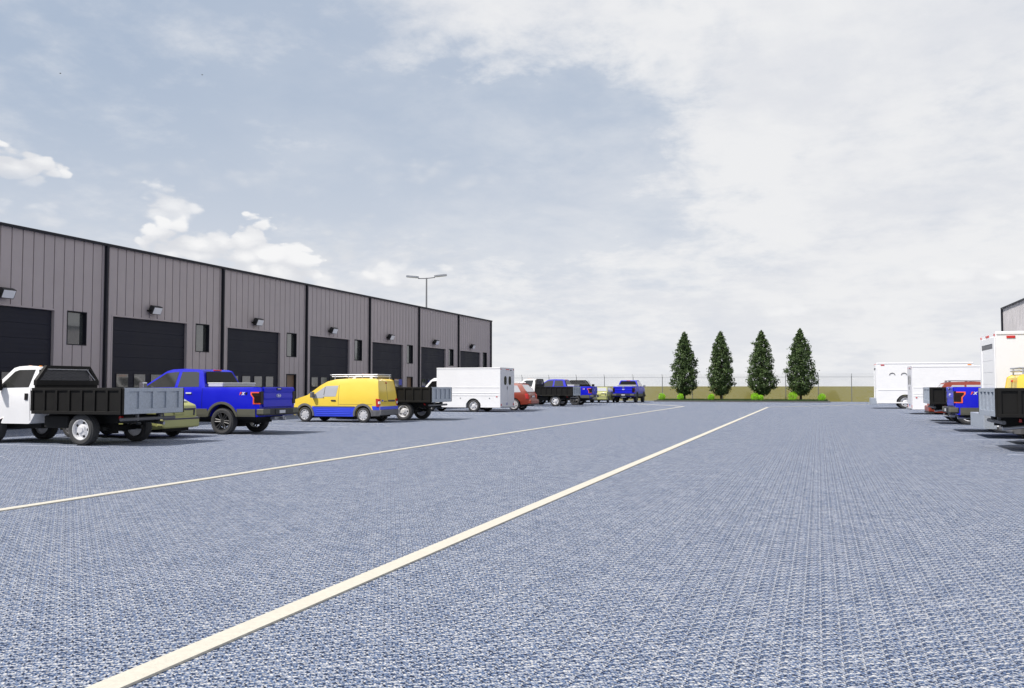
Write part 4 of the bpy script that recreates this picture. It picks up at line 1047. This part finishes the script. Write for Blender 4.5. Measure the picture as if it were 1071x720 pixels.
# ---------------------------------------------------------------- red estate SUV, olive hatchback
def make_suv(label):
    t = thing('estate_car', label, 'suv', group='red estate cars with roof rails')
    zt = lerp_table([(.3, .84), (.6, .90), (.95, .90), (1.08, .87), (1.6, .68), (1.68, .64)])
    xt = lerp_table([(-.05, .90), (.2, 1), (4.0, 1), (4.6, .80)])
    W = lambda x, z: zt(z) * xt(x); low = .34
    prof = [(-.02, .42), (.1, low + .04)] + arc(.95, .36, .44, low + .02) + [(1.6, low), (3.1, low)] + arc(3.65, .36, .44, low + .02) + [(4.4, .36), (4.6, .5), (4.6, .8), (4.4, .93), (3.6, 1.03), (3.4, 1.07), (2.75, 1.55), (2.5, 1.62), (1.6, 1.67), (.7, 1.65), (.52, 1.60), (.10, 1.06), (.02, .98), (-.02, .7), (-.06, .62)]
    link('body', shell(prof, W, frange(.3, 4.6, .35), [.6, .8, .95, 1.08, 1.25, 1.4, 1.52], .06, .6), 'red', t, smooth=40)
    for s in (1, -1):
        for poly in ([(.50, 1.13), (1.25, 1.11), (1.25, 1.54), (.78, 1.54)], [(1.33, 1.11), (2.15, 1.11), (2.15, 1.55), (1.33, 1.55)], [(2.23, 1.11), (3.15, 1.11), (2.62, 1.51), (2.23, 1.55)]):
            link('side_window', patch(poly, W, s, .006, .03, [1.25, 1.4]), 'reflglass', t)
        for xx in (1.29, 2.19): link('door_seam', patch([(xx, .45), (xx + .012, .45), (xx + .012, 1.08), (xx, 1.08)], W, s, .002, .01, [.6, .8, .95]), 'lilac', t)
        link('rub_strip', patch([(1.45, .60), (3.15, .60), (3.15, .66), (1.45, .66)], W, s, .012, .01), 'greyplastic', t)
        link('tail_lamp', patch([(-.01, .72), (.16, .72), (.24, 1.03), (.05, 1.03)], W, s, .008, .03, [.95]), 'redlens', t)
        bm = bmesh.new(); box(bm, -.035, .10, min(s * .64, s * .80), max(s * .64, s * .80), .72, .96, .02); link('tail_lamp', bm, 'redlens', t)
        bm = bmesh.new(); tube(bm, (.65, s * .60, 1.73), (2.5, s * .60, 1.72), .02)
        for x in (.7, 1.5, 2.4): box(bm, x - .05, x + .05, s * .60 - .02, s * .60 + .02, 1.60, 1.73, .01)
        link('roof_rail', bm, 'steel', t)
        bm = bmesh.new(); box(bm, 3.0, 3.12, s * .98 - .09, s * .98 + .09, 1.07, 1.22, .03); link('mirror', bm, 'red', t)
        bm = bmesh.new(); box(bm, 4.45, 4.6, s * .62 - .14, s * .62 + .14, .72, .86, .03); link('headlight', bm, 'whitelens', t)
    link('rear_window', slope((.50, 1.56), (.15, 1.13), .60, .74, .008), 'reflglass', t)
    link('windscreen', slope((3.34, 1.12), (2.82, 1.51), .76, .62), 'reflglass', t)
    bm = bmesh.new(); box(bm, -.16, .1, -.82, .82, .40, .66, .05); rb = link('rear_bumper', bm, 'red', t)
    bm = bmesh.new(); box(bm, -.17, .08, -.80, .80, .34, .40, .02); link('bumper_valance', bm, 'plastic', rb)
    bm = bmesh.new(); box(bm, -.045, -.02, -.24, .24, .80, .90, .005); link('number_plate', bm, 'plate', t)
    bm = bmesh.new(); box(bm, .1, 4.4, -.62, .62, .28, .9); link('chassis', bm, 'under', t)
    for x in (.95, 3.65):
        for s in (1, -1): wheel(t, 'suv', x, s * .78, .36, .22)
    return t

def make_hatch(label):
    t = thing('hatchback_car', label, 'car', group='pale olive hatchback cars')
    zt = lerp_table([(.2, .76), (.5, .82), (.9, .82), (1.0, .79), (1.38, .60), (1.42, .56)])
    xt = lerp_table([(-.05, .92), (.15, 1), (3.4, 1), (4.0, .84)])
    W = lambda x, z: zt(z) * xt(x); low = .24
    prof = [(-.02, .36), (.08, low + .04)] + arc(.78, .29, .36, low + .02) + [(1.3, low), (2.7, low)] + arc(3.22, .29, .36, low + .02) + [(3.85, .28), (4.0, .4), (4.0, .68), (3.85, .80), (3.1, .92), (2.95, .95), (2.35, 1.33), (2.1, 1.39), (1.4, 1.42), (.95, 1.38), (.80, 1.32), (.22, 1.0), (.06, .95), (.02, .9), (-.01, .6)]
    link('body', shell(prof, W, frange(.3, 4.0, .35), [.5, .7, .9, 1.0, 1.12, 1.25], .05, .5), 'olive', t, smooth=40)
    for s in (1, -1):
        for poly in ([(.66, 1.02), (1.15, 1.0), (1.15, 1.30), (.98, 1.30)], [(1.22, 1.0), (1.85, 1.0), (1.85, 1.33), (1.22, 1.31)], [(1.92, 1.0), (2.74, .99), (2.30, 1.27), (1.92, 1.32)]):
            link('side_window', patch(poly, W, s, .005, .03, [1.12]), 'reflglass', t)
        for xx in (1.185, 1.885): link('door_seam', patch([(xx, .32), (xx + .01, .32), (xx + .01, .98), (xx, .98)], W, s, .002, .01, [.5, .7, .9]), 'lilac', t)
        link('rub_strip', patch([(.02, .52), (.36, .52), (.36, .565), (.02, .565)], W, s, .02, .01), 'lilac', t)
        link('rub_strip', patch([(1.2, .50), (2.8, .50), (2.8, .545), (1.2, .545)], W, s, .012, .01), 'lilac', t)
        bm = bmesh.new(); box(bm, 2.62, 2.74, s * .88 - .08, s * .88 + .08, .96, 1.08, .02); link('mirror', bm, 'plastic', t)
        bm = bmesh.new(); box(bm, 3.85, 4.0, s * .56 - .14, s * .56 + .14, .54, .68, .02); link('headlight', bm, 'whitelens', t)
        # L-shaped rear lamp trim
        bm = bmesh.new(); y = s * .56; prism(bm, [(s * .25, .80), (s * .25, .85), (s * .72, .85), (s * .68, .64), (s * .62, .64), (s * .655, .80)], 'x', -.012, .03); link('tail_lamp', bm, 'lilac', t)
    link('rear_window', slope((.78, 1.30), (.27, 1.03), .56, .70, .008), 'reflglass', t)
    link('windscreen', slope((2.90, .99), (2.40, 1.30), .70, .58), 'reflglass', t)
    bm = bmesh.new(); box(bm, -.12, .12, -.79, .79, .30, .60, .05); rb = link('rear_bumper', bm, 'olive', t)
    bm = bmesh.new(); box(bm, -.128, .0, -.78, .78, .535, .58, .006); link('bumper_strip', bm, 'lilac', rb)
    bm = bmesh.new(); box(bm, -.035, .0, -.22, .22, .68, .78, .005); link('number_plate', bm, 'olive', t)
    bm = bmesh.new(); tube(bm, (.08, -.05, .885), (.03, -.05, .885), .03); link('badge', bm, 'chrome', t)
    bm = bmesh.new(); box(bm, .1, 3.8, -.56, .56, .2, .8); link('chassis', bm, 'under', t)
    for x in (.78, 3.22):
        for s in (1, -1): wheel(t, 'plain', x, s * .70, .315, .19).scale = (.92, .92, .92)
    for o in t.children:
        if o.name.startswith('wheel'): o.location.z = .29
    return t

# ---------------------------------------------------------------- placing them
fb = make_flatbed('white flatbed truck with a black ribbed bed, nearest in the left row')
fb.location = (-16.3, 19.05, 0); fb.rotation_euler.z = LH
dup(fb, 'black bedded flatbed truck parked between the yellow van and white box truck', (-15.86, 36.75, 0), LH)
dup(fb, 'distant black flatbed truck parked just past the red car in the left row', (-17.1, 65.0, 0), LH)
dup(fb, 'far white cabbed flatbed seen behind the second blue pickup, facing the field', (-20.9, 77.5, 0), UP)
dup(fb, 'flatbed truck at the right picture edge with its galvanised tailgate in sunlight', (3.87, 24.0, 0), RH)
dup(fb, 'black flatbed truck in the right row between the blue pickup and red car', (4.2, 39.8, 0), RH)

pk = make_pickup('blue pickup truck with a white bed cover, beside the yellow van')
pk.location = (-16.1, 24.45, 0); pk.rotation_euler.z = LH
dup(pk, 'distant blue pickup mostly hidden behind the far black flatbed', (-16.8, 69.6, 0), LH)
dup(pk, 'small far blue pickup seen straight from behind, facing the field fence', (-16.63, 80.0, 0), UP)
dup(pk, 'blue pickup in the right row with its orange edged tail lamp showing', (4.2, 33.4, 0), RH)

vn = make_van('yellow van with blue lower sides and roof rack in the left row')
vn.location = (-16.93, 33.75, 0); vn.scale = (.975, 1, 1); vn.rotation_euler.z = LH
dup(vn, 'yellow van cut off by the right picture edge, behind the flatbed', (4.75, 26.75, 0), RH)

bt = make_box_truck('white box truck with grey double rear doors in the left row')
bt.location = (-17.25, 49.8, 0); bt.rotation_euler.z = LH
dup(bt, 'low white box truck in the right row beside the red car', (4.7, 53.1, 0), RH)

sv = make_step_van('tall white step van standing over the yellow van at the right edge')
sv.location = (4.8, 29.9, 0); sv.rotation_euler.z = RH
dup(sv, 'tall white step van at the far end of the right row', (3.68, 65.9, 0), RH)

su = make_suv('red estate car parked beside the white box truck in the left row')
su.location = (-16.85, 53.5, 0); su.rotation_euler.z = LH
dup(su, 'red estate car in the right row behind the flatbed and blue pickup', (4.6, 42.9, 0), RH)

hb = make_hatch('olive hatchback between the white flatbed truck and the blue pickup')
hb.location = (-17.55, 21.6, 0); hb.rotation_euler.z = LH
dup(hb, 'pale olive hatchback facing the field between two distant blue pickups', (-18.6, 78.5, 0), UP)
dup(hb, 'pale olive hatchback seen low behind the red car and far flatbed', (-24.4, 77.0, 0), UP)

# ---------------------------------------------------------------- birds
def unproject(px, py, d):
    v = Vector(((px - 535.5) / F_PX, (360 - py) / F_PX, -1)) * d
    return cam.rotation_euler.to_matrix() @ v + cam.location
def bird(label, loc, rz):
    bm = bmesh.new()
    for (x0, r0), (x1, r1) in zip([(-.20, .005), (-.12, .04), (0, .055), (.10, .045), (.15, .03)], [(-.12, .04), (0, .055), (.10, .045), (.15, .03), (.21, .008)]): tube(bm, (x0, 0, 0), (x1, 0, 0), r0, r1, 8)
    bm.faces.new([bm.verts.new(v) for v in ((-.16, .015, 0), (-.16, -.015, 0), (-.30, -.05, 0), (-.30, .05, 0))])
    for s in (1, -1):
        top = [(.08, s * .03, .02), (.10, s * .22, .11), (.02, s * .46, .07), (-.02, s * .46, .068), (-.04, s * .22, .10), (-.07, s * .03, .015)]
        A = [bm.verts.new(v) for v in top]; B = [bm.verts.new((x, y, z - .012)) for x, y, z in top]
        bm.faces.new((A[0], A[1], A[4], A[5])); bm.faces.new((A[1], A[2], A[3], A[4])); bm.faces.new((B[5], B[4], B[1], B[0])); bm.faces.new((B[4], B[3], B[2], B[1]))
        for i in range(6): bm.faces.new((A[i], B[i], B[(i + 1) % 6], A[(i + 1) % 6]))
    o = link('bird', bm, 'bird'); o.location = loc; o.rotation_euler = (0.2, 0, rz); tag(o, label, 'bird', 'birds in the sky')
bird('tiny dark bird in the sky at the far left', unproject(63, 77, 170), 1.0)
bird('tiny dark bird in the sky above the warehouse, right of the other', unproject(211.5, 78.5, 200), 0.3)
